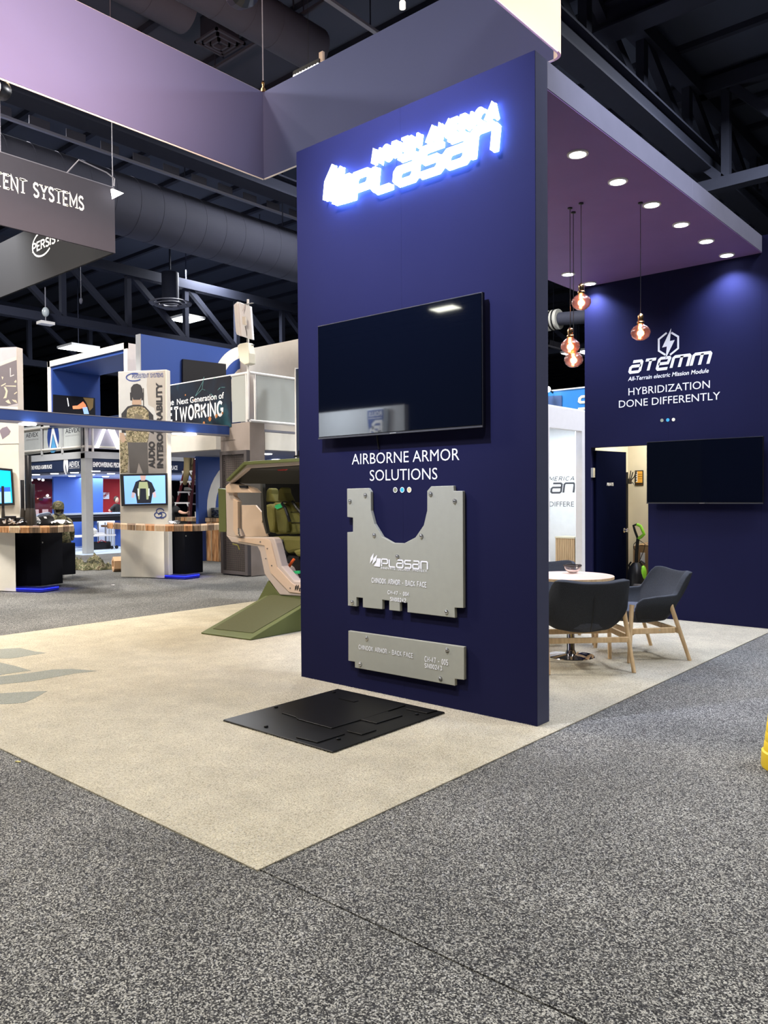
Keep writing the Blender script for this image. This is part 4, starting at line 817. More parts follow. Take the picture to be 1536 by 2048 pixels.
MB().tube([g5(480, 630, 4.8), g5(500, 720, 4.85), g5(520, 900, 4.9), g5(528, 1150, 4.9)], .006, 6).build('cable', black, am)
MB().tube([g5(450, 430, 4.82), g5(480, 330, 4.85), g5(518, 330, 4.9)], .012, 6).build('bracket_arm', steel, am)
# narrow navy banner panel near the tower
nv = thing('navy_side_panel', 'narrow dark navy panel with white edge seen just left of the tower wall', 'panel', at(598, 905, 'Y', 5.6).to_tuple()[:2]+(0,))
a, b = at(592, 738, 'Y', 5.6), at(640, 905, 'Y', 5.6); MB().box((a.x, 5.6, 0.02), (b.x, 5.68, a.z)).build('panel_face', navyband, nv); MB().box((a.x-.03, 5.59, 0.0), (a.x, 5.69, a.z+.02)).build('white_edge', white, nv)
# back rooms under the deck: blue wall with the ring, black curtain
MB().box((-13.4, 11.5, 0), (-8.0, 11.6, 2.41)).build('lower_blue_wall', blue, db)
bw0 = at(396, 940, 'X', -12.6); MB().box((-12.7, bw0.y, 0), (-12.6, 11.5, 2.41)).build('lower_side_wall', blue, db)
rc_ = at(500, 1015, 'X', -12.6).y; ring_on_X(-12.6, (500, 1015), rc_-at(431, 1015, 'X', -12.6).y, rc_-at(414, 1015, 'X', -12.6).y, 95, 265, whitew, 'ring_emblem')
# ------------------------------------------------------------ towers with printed graphics
def tower(label, tl, tr, ztop, floor_px, side_px):
    a, b = at(*tl, 'Z', ztop), at(*tr, 'Z', ztop); u = (b-a); u.z = 0; wd = u.length; u.normalize(); n = Vector((u.y, -u.x, 0))
    t = thing('display_tower', label, 'display tower', (a.x, a.y, 0))
    P = lambda x, y, k=0.: atp(x, y, a+n*k, n)
    a0_ = Vector((a.x, a.y, 0)); b0_ = Vector((b.x, b.y, 0)); d = -n*.15
    MB().hexa([a0_, b0_, b0_+d, a0_+d], [q+Vector((0, 0, ztop)) for q in (a0_, b0_, b0_+d, a0_+d)]).build('body', whitew, t, .01)
    def pg(name, m, pts, k=.004): return MB().prism([P(x, y, k) for x, y in pts], n*.001).build(name, m, t)
    return t, P, pg, u, n, a0_, b0_
t, P, pg, u, n, A0, B0 = tower('white graphic tower with printed soldier seen from behind and vertical black lettering', (236, 743), (333, 739), 3.81, None, None)
k2 = lambda x, y: (220+x/3.4125, 640+y/3.4125)
def pk(nm, m, pts, k=.004): return pg(nm, m, [k2(*q) for q in pts], k)
pk('printed_background', printed('print_light_grey', (.50, .52, .52)), [(57, 356), (376, 342), (378, 700), (384, 1046), (72, 1046), (66, 700)], .002)
pk('printed_ground', printed('print_mid_grey', (.27, .25, .24)), [(66, 790), (382, 760), (384, 1046), (72, 1046)], .003)
pk('printed_rock', camo_s, [(66, 820), (110, 790), (128, 900), (120, 1040), (72, 1046)], .004)
pk('printed_foliage', printed('print_foliage', (.40, .38, .35)), [(255, 360), (376, 344), (378, 700), (330, 690), (300, 600), (262, 580), (250, 450)], .0035)
pk('printed_trousers', printed('print_dark', (.085, .08, .08)), [(120, 830), (255, 830), (262, 1046), (225, 1046), (196, 975), (180, 1046), (135, 1046)], .005)
pk('printed_shirt', printed('print_black', (.025, .025, .03)), [(78, 640), (120, 590), (180, 572), (240, 590), (295, 650), (300, 780), (260, 760), (110, 770), (80, 770)], .005)
pk('printed_vest', camo_s, [(118, 610), (150, 590), (225, 590), (262, 625), (270, 760), (255, 835), (118, 835), (105, 740)], .006)
pk('printed_arm', printed('print_skin', (.42, .30, .22)), [(66, 770), (92, 770), (110, 820), (90, 840), (70, 820)], .006)
pk('printed_neck', printed('print_skin', (.42, .30, .22)), [(155, 535), (210, 535), (215, 578), (150, 578)], .006)
pk('printed_cap', printed('print_black', (.02, .02, .02)), [(142, 500), (143, 462), (160, 440), (185, 434), (208, 444), (222, 470), (222, 510), (205, 545), (160, 545)], .007)
pk('printed_headset', printed('print_black', (.02, .02, .02)), [(136, 495), (150, 495), (152, 550), (138, 548)], .008); pk('printed_headset', MATS['print_black'], [(214, 495), (228, 495), (228, 545), (214, 548)], .008)
pk('printed_antenna', MATS['print_black'], [(226, 465), (230, 465), (230, 600), (226, 600)], .008)
for q in ((168, 640), (195, 650), (150, 700), (215, 700)): pk('printed_pouch', printed('print_pouch', (.15, .13, .09)), [(q[0], q[1]), (q[0]+26, q[1]-2), (q[0]+26, q[1]+60), (q[0], q[1]+62)], .0075)
nT = n*.009
o1 = P(*k2(303, 1010), .009); e1 = P(*k2(303, 828), .009); text('AUDIO', o1, (e1-o1), -u, (o1-P(*k2(262, 1010), .009)).length*.98, (e1-o1).length, .06, t, MATS['print_black'], depth=.002)
o1 = P(*k2(360, 1010), .009); e1 = P(*k2(352, 425), .009); text('INTEROPERABILITY', o1, Vector((0, 0, 1)), -u, (o1-P(*k2(320, 1010), .009)).length*.98, (e1-o1).length, .06, t, MATS['print_black'], depth=.002)
o1 = P(*k2(152, 396), .008); e1 = P(*k2(362, 386), .008); o1.z = (o1.z+e1.z)/2
stroke_text(list('PERSISTENT SYSTEMS'), o1, u, ZU, .065, (e1-o1).length, th=.17, sp=.3, serif=.15, parent=t, m=mat('print_navy', (.03, .06, .25), .5))
mb = MB(); cxx = P(*k2(165, 390), .008)
for q in strip2d(arcp(0, 0, .16, .07, 60, 320, 16), .02): mb.add([cxx+u*v.x+V(0, 0, v.y) for v in q], [(0, 1, 2, 3)])
mb.build('printed_swoosh', MATS['print_navy'], t)
def wall_tv(P, n, pts, shapes, base, par, name='television'):
    c = sum((P(*q, .06) for q in pts), Vector())/4
    tv_ = thing(name, par, 'television', c.to_tuple())
    MB().prism([P(*q, .03) for q in pts], n*.05).build('case', black, tv_, .003)
    cc_ = (sum(q[0] for q in pts)/4, sum(q[1] for q in pts)/4); ins = [(cc_[0]+(x-cc_[0])*.90, cc_[1]+(y-cc_[1])*.88) for x, y in pts]
    s_ = MB().prism([P(*q, .08) for q in ins], n*.002).build('screen', base, tv_)
    for j, (m, p) in enumerate(shapes): MB().prism([P(*q, .083+.0008*j) for q in p], n*.0005).build('screen_picture', m, tv_)
kx = lambda l: [k2(*q) for q in l]
wall_tv(P, n, kx([(77, 1052), (392, 1046), (396, 1263), (88, 1270)]),
  [(scn('scr_black', (.01, .012, .02), 1), kx([(175, 1105), (205, 1090), (250, 1090), (285, 1110), (310, 1165), (290, 1185), (280, 1250), (185, 1252), (175, 1185), (150, 1175)])), (scn('scr_arm', (.45, .35, .38), 1), kx([(150, 1175), (172, 1180), (165, 1215), (145, 1212)])), (scn('scr_arm', (.45, .35, .38), 1), kx([(290, 1180), (310, 1170), (316, 1208), (298, 1215)])),
   (scn('scr_vest', (.28, .32, .18), 1), kx([(200, 1105), (255, 1105), (268, 1180), (262, 1225), (195, 1225), (188, 1180)])), (scn('scr_head', (.40, .27, .25), 1), kx([(205, 1062), (245, 1062), (242, 1088), (236, 1096), (212, 1096)])), (scn('scr_black', (.01, .012, .02), 1), kx([(205, 1150), (245, 1150), (250, 1250), (200, 1250)])), (scn('scr_pale', (.55, .62, .6), 1), kx([(188, 1150), (196, 1150), (198, 1200), (190, 1200)])), (scn('scr_pale', (.55, .62, .6), 1), kx([(262, 1150), (269, 1150), (270, 1200), (262, 1200)]))],
  scn('scr_sky', (.22, .45, .95), 1.0), 'television on the soldier tower showing a back view of a man in a vest')
mb = MB(); cxx = P(*k2(342, 1322), .006)
for a in (0, 120, 240):
    cx2 = V(0, 0, 0)+u*.045*math.cos(math.radians(a+90))+V(0, 0, .045*math.sin(math.radians(a+90)))
    for q in strip2d(arcp(0, 0, .075, .05, a, a+300, 12), .018): mb.add([cxx+cx2+u*v.x+V(0, 0, v.y) for v in q], [(0, 1, 2, 3)])
mb.build('knot_emblem', MATS['print_navy'], t)
o1 = P(*k2(313, 1358), .006); e1 = P(*k2(370, 1357), .006); text('WAVE RELAY', o1, u, ZU, .022, (e1-o1).length, .02, t, MATS['print_navy'])
# left tower
t, P, pg, u, n, A0, B0 = tower('white graphic tower at the left edge with a printed vehicle interior photograph', (-75, 700), (34, 694), 4.02, None, None)
k3 = lambda x, y: (x/9.317, 680+y/9.317)
def pk(nm, m, pts, k=.004): return pg(nm, m, [k3(*q) for q in pts], k)
pk('printed_background', printed('print_lilac_grey', (.46, .44, .47)), [(-700, 170), (305, 130), (335, 1230), (-700, 1240)], .002)
pk('printed_interior', printed('print_dusk', (.16, .145, .16)), [(-700, 640), (0, 490), (310, 370), (330, 1180), (130, 1230), (-700, 1180)], .003)
pk('printed_beam', printed('print_cream', (.70, .66, .50)), [(-700, 640), (305, 310), (305, 370), (-700, 720)], .004)
for pts in ([(15, 850), (105, 800), (110, 820), (30, 865)], [(70, 870), (110, 880), (145, 950), (120, 1080), (60, 1090), (90, 1040), (110, 960)], [(100, 1140), (160, 1110), (205, 1190), (150, 1180)], [(220, 1110), (300, 1120), (325, 1180), (260, 1150)], [(265, 775), (300, 740), (310, 790), (275, 795)], [(95, 850), (300, 850), (300, 872), (100, 862)], [(260, 1000), (315, 960), (318, 980), (270, 1015)], [(28, 680), (65, 690), (45, 740)]):
    pk('printed_shape', printed('print_highlight', (.62, .55, .42)), pts, .005)
pk('printed_letter', printed('print_highlight2', (.55, .55, .55)), [(183, 520), (203, 520), (200, 665), (262, 640), (262, 660), (188, 690)], .006)
pk('lower_graphic', whitew, [(-700, 1560), (345, 1530), (350, 1930), (-700, 1960)], .003)
pk('printed_radio', printed('print_radio', (.24, .20, .24)), [(-10, 1690), (40, 1640), (130, 1610), (200, 1700), (170, 1760), (45, 1850)], .005)
pk('printed_line', printed('print_mid_grey', (.27, .25, .24)), [(-700, 1950), (350, 1928), (350, 1933), (-700, 1956)], .005)
wall_tv(P, n, [(-60, 930), (25, 938), (29.5, 1010), (-60, 1015)], [(scn('scr_deep', (.02, .08, .45), 1), [(-55, 978), (20.5, 974), (21, 983), (-55, 985)]), (scn('scr_palewater', (.22, .38, .8), 1), [(-55, 985), (21, 983), (22.8, 1005), (-55, 1008)])], scn('scr_cyan', (.0, .38, .85), 1.1), 'television on the left tower showing blue sky over water')
# ------------------------------------------------------------ counters
def counter(label, top, blackc, whitec, plinth_, ztop=1.035):
    zt3 = ztop-.085
    ct = thing('display_counter', label, 'counter', at(*blackc[1], 'Z', 0).to_tuple())
    back = fw.copy(); back.z = 0; back.normalize()
    T = [at(*q, 'Z', ztop) for q in top]
    def away(q, d_): e = Vector((q.x-CAM.x, q.y-CAM.y, 0)).normalized(); return q+e*d_
    # reclaimed planks of the worktop, one object each
    n_ = len(T)-1; tot = 14
    for k in range(tot):
        def pt(f):
            f = f*n_; i = min(int(f), n_-1); return T[i].lerp(T[i+1], f-i)
        a, b = pt(k/tot), pt((k+1)/tot-.003)
        MB().prism([q-V(0, 0, .085) for q in (a, b, away(b, .8), away(a, .8))], (0, 0, .085)).build('plank', [woodr, woodr2, woodr3][(k*7+k//3) % 3], ct)
    def cabp(px, z0, z1, m, nm, dep=.55):
        G_ = [at(*q, 'Z', 0) for q in px]; G2 = G_+[away(q, dep) for q in reversed(G_)]
        G2 = [V(q.x, q.y, z0) for q in G2]
        return MB().prism(G2, (0, 0, z1-z0)).build(nm, m, ct, .003)
    cabp(whitec, 0.004, zt3, whitew, 'white_base', .75); cabp(blackc, .055, zt3, blackm, 'black_cabinet'); cabp(plinth_, .004, .055, plinth, 'plinth', .35)
    pp = [at(*q, 'Z', 0.0)-back*.004 for q in plinth_]
    for a, b in zip(pp, pp[1:]): MB().bar(a+V(0, 0, .052), b+V(0, 0, .052), .01, .008).build('led_strip', led_blue, ct)
    c = at(*blackc[1], 'Z', 0); a = at(*blackc[2], 'Z', 0); s = c.lerp(a, .08); MB().lathe(V(s.x, s.y, .76)-back*.0, [(.014, 0), (.014, .01)], 8, axis=-back).build('lock', steel, ct)
    q = at(*blackc[1], 'Z', 0); l = area('led_glow', (q.x-back.x*.03, q.y-back.y*.03, .05), .8, 1.6, (.05, .08, 1)); l.rotation_euler = (0, 0, math.radians(20))
    return ct
counter('wood-topped counter below the soldier tower, black cabinet with blue glow at its foot', [(214, 1047), (262, 1050), (330, 1052), (395, 1051.5), (441, 1049)], [(321.5, 1153), (370, 1154), (406, 1150)], [(242.6, 1152.7), (329, 1157)], [(330, 1157), (371, 1159), (399, 1155)])
counter('wood-topped counter at the left edge with radio antennas on it', [(-120, 1048), (-30, 1053.5), (40, 1055), (110, 1054.5), (148, 1052)], [(21, 1178), (83, 1179), (126, 1173)], [(-80, 1178), (32, 1183.5)], [(32, 1183.6), (83, 1185.3), (117.6, 1180)])
# radio gear on the left counter
XG = -10.35
ZC = 1.036
def on(x, y=1053, z=ZC): return at(x, y, 'Z', z)
def gear(name, label, cat, px, w_, d_, h_, m=black, group=None):
    c = at(px, 1050.5, 'X', XG); c = V(XG, c.y, ZC)
    t = thing(name, label, cat, c.to_tuple(), group); MB().box((c.x-d_/2, c.y-w_/2, ZC), (c.x+d_/2, c.y+w_/2, ZC+h_)).build('case', m, t, .008)
    return t, c
for i, (px, ytop, r, lb) in enumerate(((10, 972, .020, 'thin black antenna on leftmost end of left counter'), (47, 960, .028, 'middle black antenna, left of the thick pair on left counter'), (57, 911, .05, 'tallest thick black antenna on the left counter'), (62, 968, .04, 'short thick black antenna right of the tallest one'))):
    c = at(px, 1050, 'X', XG); tp = at(px, ytop, 'X', XG); t = thing('antenna', lb, 'antenna', (XG+.02*i, c.y, ZC), 'black antennas on the left counter')
    MB().cyl((XG+.04*i-.06, c.y, ZC), (XG+.04*i-.06, c.y, tp.z), r, n=14).build('radome', black, t, .004, True); MB().lathe((XG+.04*i-.06, c.y, ZC), [(r*1.6, 0), (r*1.6, .05), (r*1.25, .22), (r, .28)], 14).build('base', mat('dark_base', (.03, .025, .02), .4), t, smooth=True)
for i, (px, w_, h_, lb) in enumerate(((4, .10, .13, 'small black radio at far left of the left counter'), (20, .16, .16, 'black radio with bright connectors beside the thin antenna'), (36, .16, .13, 'low black radio box left of the tall antennas'), (52, .1, .10, 'low black radio box in front of tall antennas'), (72, .14, .07, 'flat black radio box right of tall antennas'))):
    t, c = gear('radio_unit', lb, 'radio', px, w_, .12, h_, group='black radios on the left counter')
    rr = random.Random(i)
    for k in range(6): MB().cyl((c.x+.06, c.y+rr.uniform(-.4, .4)*w_, ZC+rr.uniform(.2, .8)*h_), (c.x+.075, c.y+rr.uniform(-.4, .4)*w_, ZC+rr.uniform(.2, .8)*h_), .010, n=8).build('connector', steel, t)
c = at(26, 1045, 'X', XG); t = thing('cable_loop', 'thin black cable arching over the radios on the left counter', 'cable', (XG, c.y, ZC))
a_, b_, m_ = at(19, 1040, 'X', XG), at(35, 1040, 'X', XG), at(27, 1034, 'X', XG); MB().tube([a_, a_.lerp(m_, .5)+V(0, 0, .02), m_, b_.lerp(m_, .5)+V(0, 0, .02), b_], .005, 6).build('wire', black, t)
bg = thing('black_bag', 'black soft bag with small white tag on the left counter beside the seated man', 'bag', (XG, at(91, 1050, 'X', XG).y, ZC))
gg = lambda x, y, X=XG: at(x, y, 'X', X)
MB().prism([gg(*q) for q in [(73, 1040), (78, 1033), (100, 1029), (108, 1033), (112, 1047), (110, 1051), (76, 1051)]], (-.25, 0, 0)).build('body', black, bg, .02); MB().prism([gg(*q, XG+.004) for q in [(87, 1033), (92, 1033), (94, 1037), (89, 1037)]], (.003, 0, 0)).build('tag', vinyl, bg)
MB().prism([gg(*q, XG-.1) for q in [(73, 1033), (80, 1028), (100, 1024), (103, 1028), (78, 1034)]], (-.1, 0, 0)).build('grey_flap', mat('blue_grey_cloth', (.14, .17, .24), .7), bg, .004)
pw = thing('white_cable_bundle', 'white coiled cables lying left of the black bag', 'cable', (XG, at(68, 1050, 'X', XG).y, ZC))
for k in range(4): 
    c = gg(67+k*1.5, 1040+k*2.2); MB().tube([c+V(0, .09*math.cos(a*.7), .035*math.sin(a*.7)+.02) for a in range(10)], .008, 6).build('coil', white, pw)
pp_ = thing('crumpled_paper', 'crumpled white paper near the right end of the left counter', 'paper', (XG+.1, gg(122, 1050).y, ZC))
mb = MB(); rr = random.Random(5); c = gg(122, 1050, XG+.1); G_ = [[Vector((c.x+.12*(i-2)/2, c.y+.13*(j-2.5)/2.5, ZC+.012+rr.uniform(0, .07))) for j in range(6)] for i in range(5)]
mb.add([q for r in G_ for q in r], [(i*6+j, i*6+j+1, (i+1)*6+j+1, (i+1)*6+j) for i in range(4) for j in range(5)]); mb.build('sheet', white, pp_)
# ------------------------------------------------------------ person in camouflage on a stool
XM = -11.35
mm = thing('person', 'seated person in camouflage shirt and cap seen from behind at the left counter', 'person', (XM, at(122, 1100, 'X', XM).y, 0))
m_ = lambda x, y, d=0.: at(x, y, 'X', XM-d)
bk = [(*m_(128, 1100), .15, .13), (*m_(125, 1075), .17, .13), (*m_(122, 1050), .18, .12), (*m_(119, 1037, .03), .10, .09), (*m_(117, 1027, .06), .055, .055), (*m_(117, 1020, .08), .05, .05),
      (*m_(104, 1040, .02), .07, .07), (*m_(100, 1058, -.02), .055, .055), (*m_(98, 1074, .15), .05, .05), (*m_(138, 1043, .02), .075, .075), (*m_(144, 1062, -.02), .055, .055), (*m_(143, 1080, .18), .05, .05), (*m_(120, 1108, .35), .09, .09), (*m_(118, 1130, .5), .07, .07), (*m_(136, 1108, .35), .09, .09), (*m_(136, 1130, .5), .07, .07)]
skin_figure('clothed_body', bk, [(0, 1), (1, 2), (2, 3), (3, 4), (4, 5), (3, 6), (6, 7), (7, 8), (3, 9), (9, 10), (10, 11), (0, 12), (12, 13), (0, 14), (14, 15)], camo, mm)
MB().ell(m_(116.5, 1014, .06), (.095, .078, .115), 16, 10).build('head', skin, mm, smooth=True)
for sy_ in (-1, 1): MB().ell(m_(116.5, 1016, .06)+V(0, sy_*.078, 0), (.02, .012, .03), 8, 6).build('ear', skin, mm, smooth=True)
MB().ell(m_(116.5, 1017, .045), (.08, .078, .075), 16, 10).build('hair', hair, mm, smooth=True)
MB().lathe(m_(116.5, 1015, .05), [(.099, -.035), (.102, .0), (.100, .05), (.085, .09), (.05, .112), (.01, .118)], 20).build('cap', camo, mm, smooth=True)
MB().prism([m_(116.5, 1013, .05)+V(-.09+dx, dy, -.015) for dx, dy in ((0, -.08), (-.09, -.06), (-.11, 0), (-.09, .06), (0, .08))], (0, 0, .012)).build('cap_peak', camo, mm)
MB().tube([m_(109.5, 1020, .03), m_(110.5, 1027, .0), m_(117, 1031, -.03), m_(124, 1028, .0), m_(126, 1020, .03)], .022, 8).build('headset_collar', black, mm, smooth=True)
for px, dd_ in ((98, .17), (143, .2)):
    h0 = m_(px, 1077, dd_); MB().ell(h0, (.045, .04, .02), 10, 6).build('palm', skin, mm, smooth=True)
    for k in range(5): MB().tube([h0+V(-.03, (k-2)*.016, 0), h0+V(-.07, (k-2)*.018, -.005), h0+V(-.09+.02*abs(k-2)*.5, (k-2)*.018, -.025)], .008, 6).build('finger', skin, mm, smooth=True)
stl = thing('bar_stool', 'black cube stool with short metal feet under the seated person', 'stool', (XM, m_(131, 1140).y, 0)); c = m_(131, 1112)
MB().box((XM-.22, c.y-.22, .09), (XM+.2, c.y+.09, m_(131, 1085).z)).build('seat_block', blackm, stl, .01)
for dx in (-.18, .16):
    for dy in (-.18, .05): MB().cyl((XM+dx, c.y+dy, 0), (XM+dx, c.y+dy, .09), .012, n=8).build('leg', chrome, stl)
# items on the aisle floor
jk = thing('camouflage_jacket', 'crumpled camouflage jacket lying on the grey aisle carpet between the counters', 'jacket', at(182, 1138, 'Z', 0).to_tuple())
jc0, jc1 = at(140, 1139, 'Z', 0), at(226, 1138, 'Z', 0); jd = jc1-jc0; jn = V(-jd.y, jd.x, 0).normalized(); NJ, MJ = 64, 26; jv = []
for i in range(NJ+1):
    for k in range(MJ+1):
        u_, v_ = i/NJ, k/MJ*2-1; wv = .26*(.55+.45*math.sin(u_*9+1)**2)*(math.sin(math.pi*min(1, max(0, u_*.96+.02)))**.4)
        env = max(0, 1-v_*v_)**.6*(math.sin(math.pi*u_)**.5); hz_ = env*(.085+.05*math.sin(u_*13+v_*2)+.045*abs(math.sin(u_*23-v_*5))+.03*math.sin(v_*9+u_*17)+.02*math.sin(u_*60+v_*11))*1.7
        jv.append(jc0+jd*u_+jn*(v_*wv)+V(0, 0, max(.002, hz_)))
MB().add(jv, [(i*(MJ+1)+k, (i+1)*(MJ+1)+k, (i+1)*(MJ+1)+k+1, i*(MJ+1)+k+1) for i in range(NJ) for k in range(MJ)]).build('cloth', camo, jk, smooth=True)
kt = thing('cardboard_tube', 'thick brown hexagonal cardboard tube lying by the white counter base', 'tube', at(228, 1143, 'Z', 0).to_tuple())
c = at(226, 1143, 'Z', 0); ax_ = Vector((.35, 1, 0)).normalized(); r_ = .155
c2 = V(c.x, c.y, r_*.9); sd = V(ax_.y, -ax_.x, 0)
mb = MB(); ring = [(sd*math.cos(math.radians(60*k+30))+V(0, 0, math.sin(math.radians(60*k+30)))) for k in range(6)]
fs = []
for k in range(6): j = (k+1) % 6; fs += [(k, j, j+6, k+6), (k+12, k+18, j+18, j+12), (k, k+12, j+12, j), (k+6, j+6, j+18, k+18)]
mb.add([c2+q*r_ for q in ring]+[c2+q*r_+ax_*.7 for q in ring]+[c2+q*r_*.6 for q in ring]+[c2+q*r_*.6+ax_*.7 for q in ring], fs); mb.build('tube_wall', kraft, kt)
cr2 = thing('litter_scrap', 'tiny white paper scrap on the grey aisle carpet', 'litter', at(222, 1170, 'Z', 0).to_tuple()); c = at(222, 1170, 'Z', -.004); MB().prism([c, c+V(.05, .01, 0), c+V(.04, .05, 0), c+V(.005, .04, .0)], (0, 0, .006)).build('scrap', white, cr2)
cr3 = thing('litter_scrap', 'small pale yellow scrap on the aisle beside carpet edge at left', 'litter', at(36, 1523, 'Z', 0).to_tuple()); c = at(30, 1524, 'Z', -.004); MB().prism([c, c+V(.03, .012, .0), c+V(.026, .022, 0), c+V(.004, .014, 0)], (0, 0, .005)).build('scrap', mat('pale_yellow_paper', (.7, .6, .25), .8), cr3)
# ------------------------------------------------------------ wooden bar, ladder, helper, coffee things
wbx = at(412, 1121, 'Z', 0)
wbar = thing('wooden_bar', 'reclaimed wood bar block behind the right counter beside the mesh column', 'bar counter', (wbx.x, wbx.y, 0))
h6 = lambda x, y, Y: at(x, y, 'Y', Y)
YW = wbx.y
zb = at(430, 1036, 'Y', YW).z; xs = [at(x, 1080, 'Y', YW).x for x in (408, 414, 421, 424, 432, 437, 447)]
for i in range(6): MB().box((xs[i], YW+.004*(i % 2), 0), (xs[i+1]-.004, YW+.6, zb-.09)).build('plank', [woodr2, woodr, woodr3, woodr, woodr, woodr2][i], wbar)
xa = at(352, 1040, 'Y', YW).x
for i in range(8):
    a, b = xa+(xs[-1]-xa)*i/8, xa+(xs[-1]-xa)*(i+1)/8; MB().box((a, YW-.02, zb-.088), (b-.004, YW+.6, zb)).build('top_plank', [woodr2, woodr, woodr3][i % 3], wbar)
MB().box((at(401, 1035, 'Y', YW).x, YW-.02, zb+.001), (xs[-1], YW+.4, zb+.012)).build('black_tray', black, wbar)
zb2 = zb+.013
def item(name, label, cat, px, build): 
    c = at(px, 1030, 'Y', YW+.15); t = thing(name, label, cat, (c.x, YW+.15, zb2)); build(t, V(c.x, YW+.15, zb2)); return t
item('coffee_machine', 'boxy grey and black coffee machine on the wooden bar', 'coffee machine', 418, lambda t, c: (MB().box((c.x-.16, c.y, c.z), (c.x+.20, c.y+.25, c.z+.22)).build('body', mat('grey_machine', (.16, .17, .17), .4), t, .01), MB().box((c.x-.17, c.y-.05, c.z), (c.x-.04, c.y, c.z+.26)).build('dispenser', black, t, .005), MB().box((c.x-.17, c.y-.06, c.z+.24), (c.x-.02, c.y+.02, c.z+.36)).build('head', chrome, t, .006)))
item('white_jug', 'white conical jug left of the coffee machine on the bar', 'jug', 408, lambda t, c: (MB().lathe(c, [(.09, 0), (.08, .08), (.05, .22), (.045, .3), (.05, .31)], 18).build('body', white, t, smooth=True)))
for k, (px, lb) in enumerate(((393, 'leftmost white paper cup on the bar'), (397, 'second white paper cup on the bar'), (401, 'white paper cup nearest the jug'))):
    c = at(px, 1036, 'Y', YW+.1); t = thing('paper_cup', lb, 'cup', (c.x, YW+.1, zb), 'white paper cups on the wooden bar'); MB().lathe((c.x, YW+.1, zb+.001), [(.032, 0), (.042, .13), (.044, .13), (.044, .135)], 14).build('cup', white, t, smooth=True)
item('glass_jar', 'glass jar with yellow-green contents above the coffee machine', 'jar', 409.5, lambda t, c: (MB().lathe(c+V(0, .05, .31), [(.04, 0), (.065, .03), (.065, .06), (.04, .09)], 14).build('contents', mat('yellow_green', (.5, .5, .15), .5), t, smooth=True), MB().lathe(c+V(0, .05, .40), [(.045, 0), (.045, .02)], 14).build('lid', steel, t)))
item('dark_cable_heap', 'heap of dark cables at right of the coffee machine', 'cable', 432, lambda t, c: [MB().tube([c+V(.12*math.cos(a*.8+k), .08*math.sin(a*.8), .04+.03*k+.03*math.sin(a*1.3)) for a in range(9)], .014, 6).build('loop', mat('navy_cable', (.02, .03, .08), .5), t, smooth=True) for k in range(4)])
YL = wbx.y+1.0
ld = thing('step_ladder', 'red fibreglass step ladder with white steps behind the right counter', 'ladder', at(380, 1110, 'Y', YL).to_tuple()[:2]+(0,))
def k6(x, y, Y=YL): return at(340+x/8.536, 900+y/8.536, 'Y', Y)
def down(p, q):   # extend the rail line to the floor
    d = q-p; return p+d*((0-p.z)/d.z)
redrail = mat('red_fibreglass', (.16, .012, .015), .5); redrail2 = mat('dark_red_fibreglass', (.075, .018, .018), .5)
a, b = k6(300, 100), k6(110, 980); MB().bar(a+(a-b)*.3, down(a, b), .06, .03).build('front_rail', redrail, ld)
a, b = k6(425, 150), k6(338, 1190); MB().bar(a+(a-b)*.25, down(a, b), .07, .03).build('front_rail', redrail2, ld)
a, b = k6(425, 150, YL+.1), k6(480, 1190, YL+.8); 
for s_, (p, q) in enumerate((((330, 560, YL+.05), (320, 1000, YL+.6)), ((445, 200, YL+.1), (450, 600, YL+.5)))): 
    a, b = k6(*p), k6(*q); MB().bar(a, down(a, b), .05, .025).build('rear_rail', redrail, ld)
for (y, x0_, x1_) in ((905, 110, 345), (720, 160, 365), (545, 200, 380), (370, 235, 400)):
    p, q = k6(x0_, y), k6(x1_, y); MB().box((p.x, YL-.06, p.z-.02), (q.x, YL+.04, p.z+.02)).build('step', white, ld, .004)
    for xx, sgn in ((p.x+.02, 1), (q.x-.02, -1)): MB().prism([(xx, YL-.062, p.z), (xx+sgn*.07, YL-.062, p.z), (xx, YL-.062, p.z-.09)], (0, .02, 0)).build('step_brace', white, ld)
for y in (925, 740, 585): p, q = k6(385, y, YL+.4), k6(468, y, YL+.4); MB().box((p.x, YL+.4, p.z-.02), (q.x, YL+.43, p.z+.02)).build('rear_brace', rail_m, ld)
# person on the ladder: legs visible, body continues through the hatch above
pl_ = thing('person', 'person in khaki trousers and grey shoes standing on the red step ladder', 'person', k6(300, 680).to_tuple())
L = lambda x, y, d=0.: k6(x, y, YL-.0+d)
def joint(x, y, d, r): q = L(x, y, d); return (*q, r)
YLp = [joint(330, 150, .0, .15), joint(300, 190, -.05, .10), joint(285, 400, -.1, .085), joint(250, 600, -.06, .06), joint(370, 200, .1, .10), joint(360, 380, .18, .085), joint(430, 520, .25, .06), joint(330, -60, 0, .16), joint(330, -250, 0, .17), joint(330, -380, 0, .09), joint(330, -440, 0, .06), joint(260, -360, 0, .07), joint(220, -180, .05, .055), joint(235, -20, .1, .045), joint(400, -360, 0, .07), joint(440, -200, .05, .055), joint(425, -40, .1, .045)]
skin_figure('clothed_body', YLp, [(0, 1), (1, 2), (2, 3), (0, 4), (4, 5), (5, 6), (0, 7), (7, 8), (8, 9), (9, 10), (9, 11), (11, 12), (12, 13), (9, 14), (14, 15), (15, 16)], khaki, pl_)
MB().ell(L(330, -540), (.08, .1, .12), 14, 9).build('head', skin, pl_, smooth=True)
for (x, y, d) in ((268, 672, -.10), (430, 560, .2)):
    q = L(x, y, d); MB().prism([q+V(-.09, 0, -.03), q+V(.16, 0, -.03), q+V(.17, 0, .0), q+V(.06, 0, .05), q+V(-.07, 0, .055)], (0, .1, 0)).build('shoe', mat('grey_shoe', (.22, .22, .20), .7), pl_, .012)
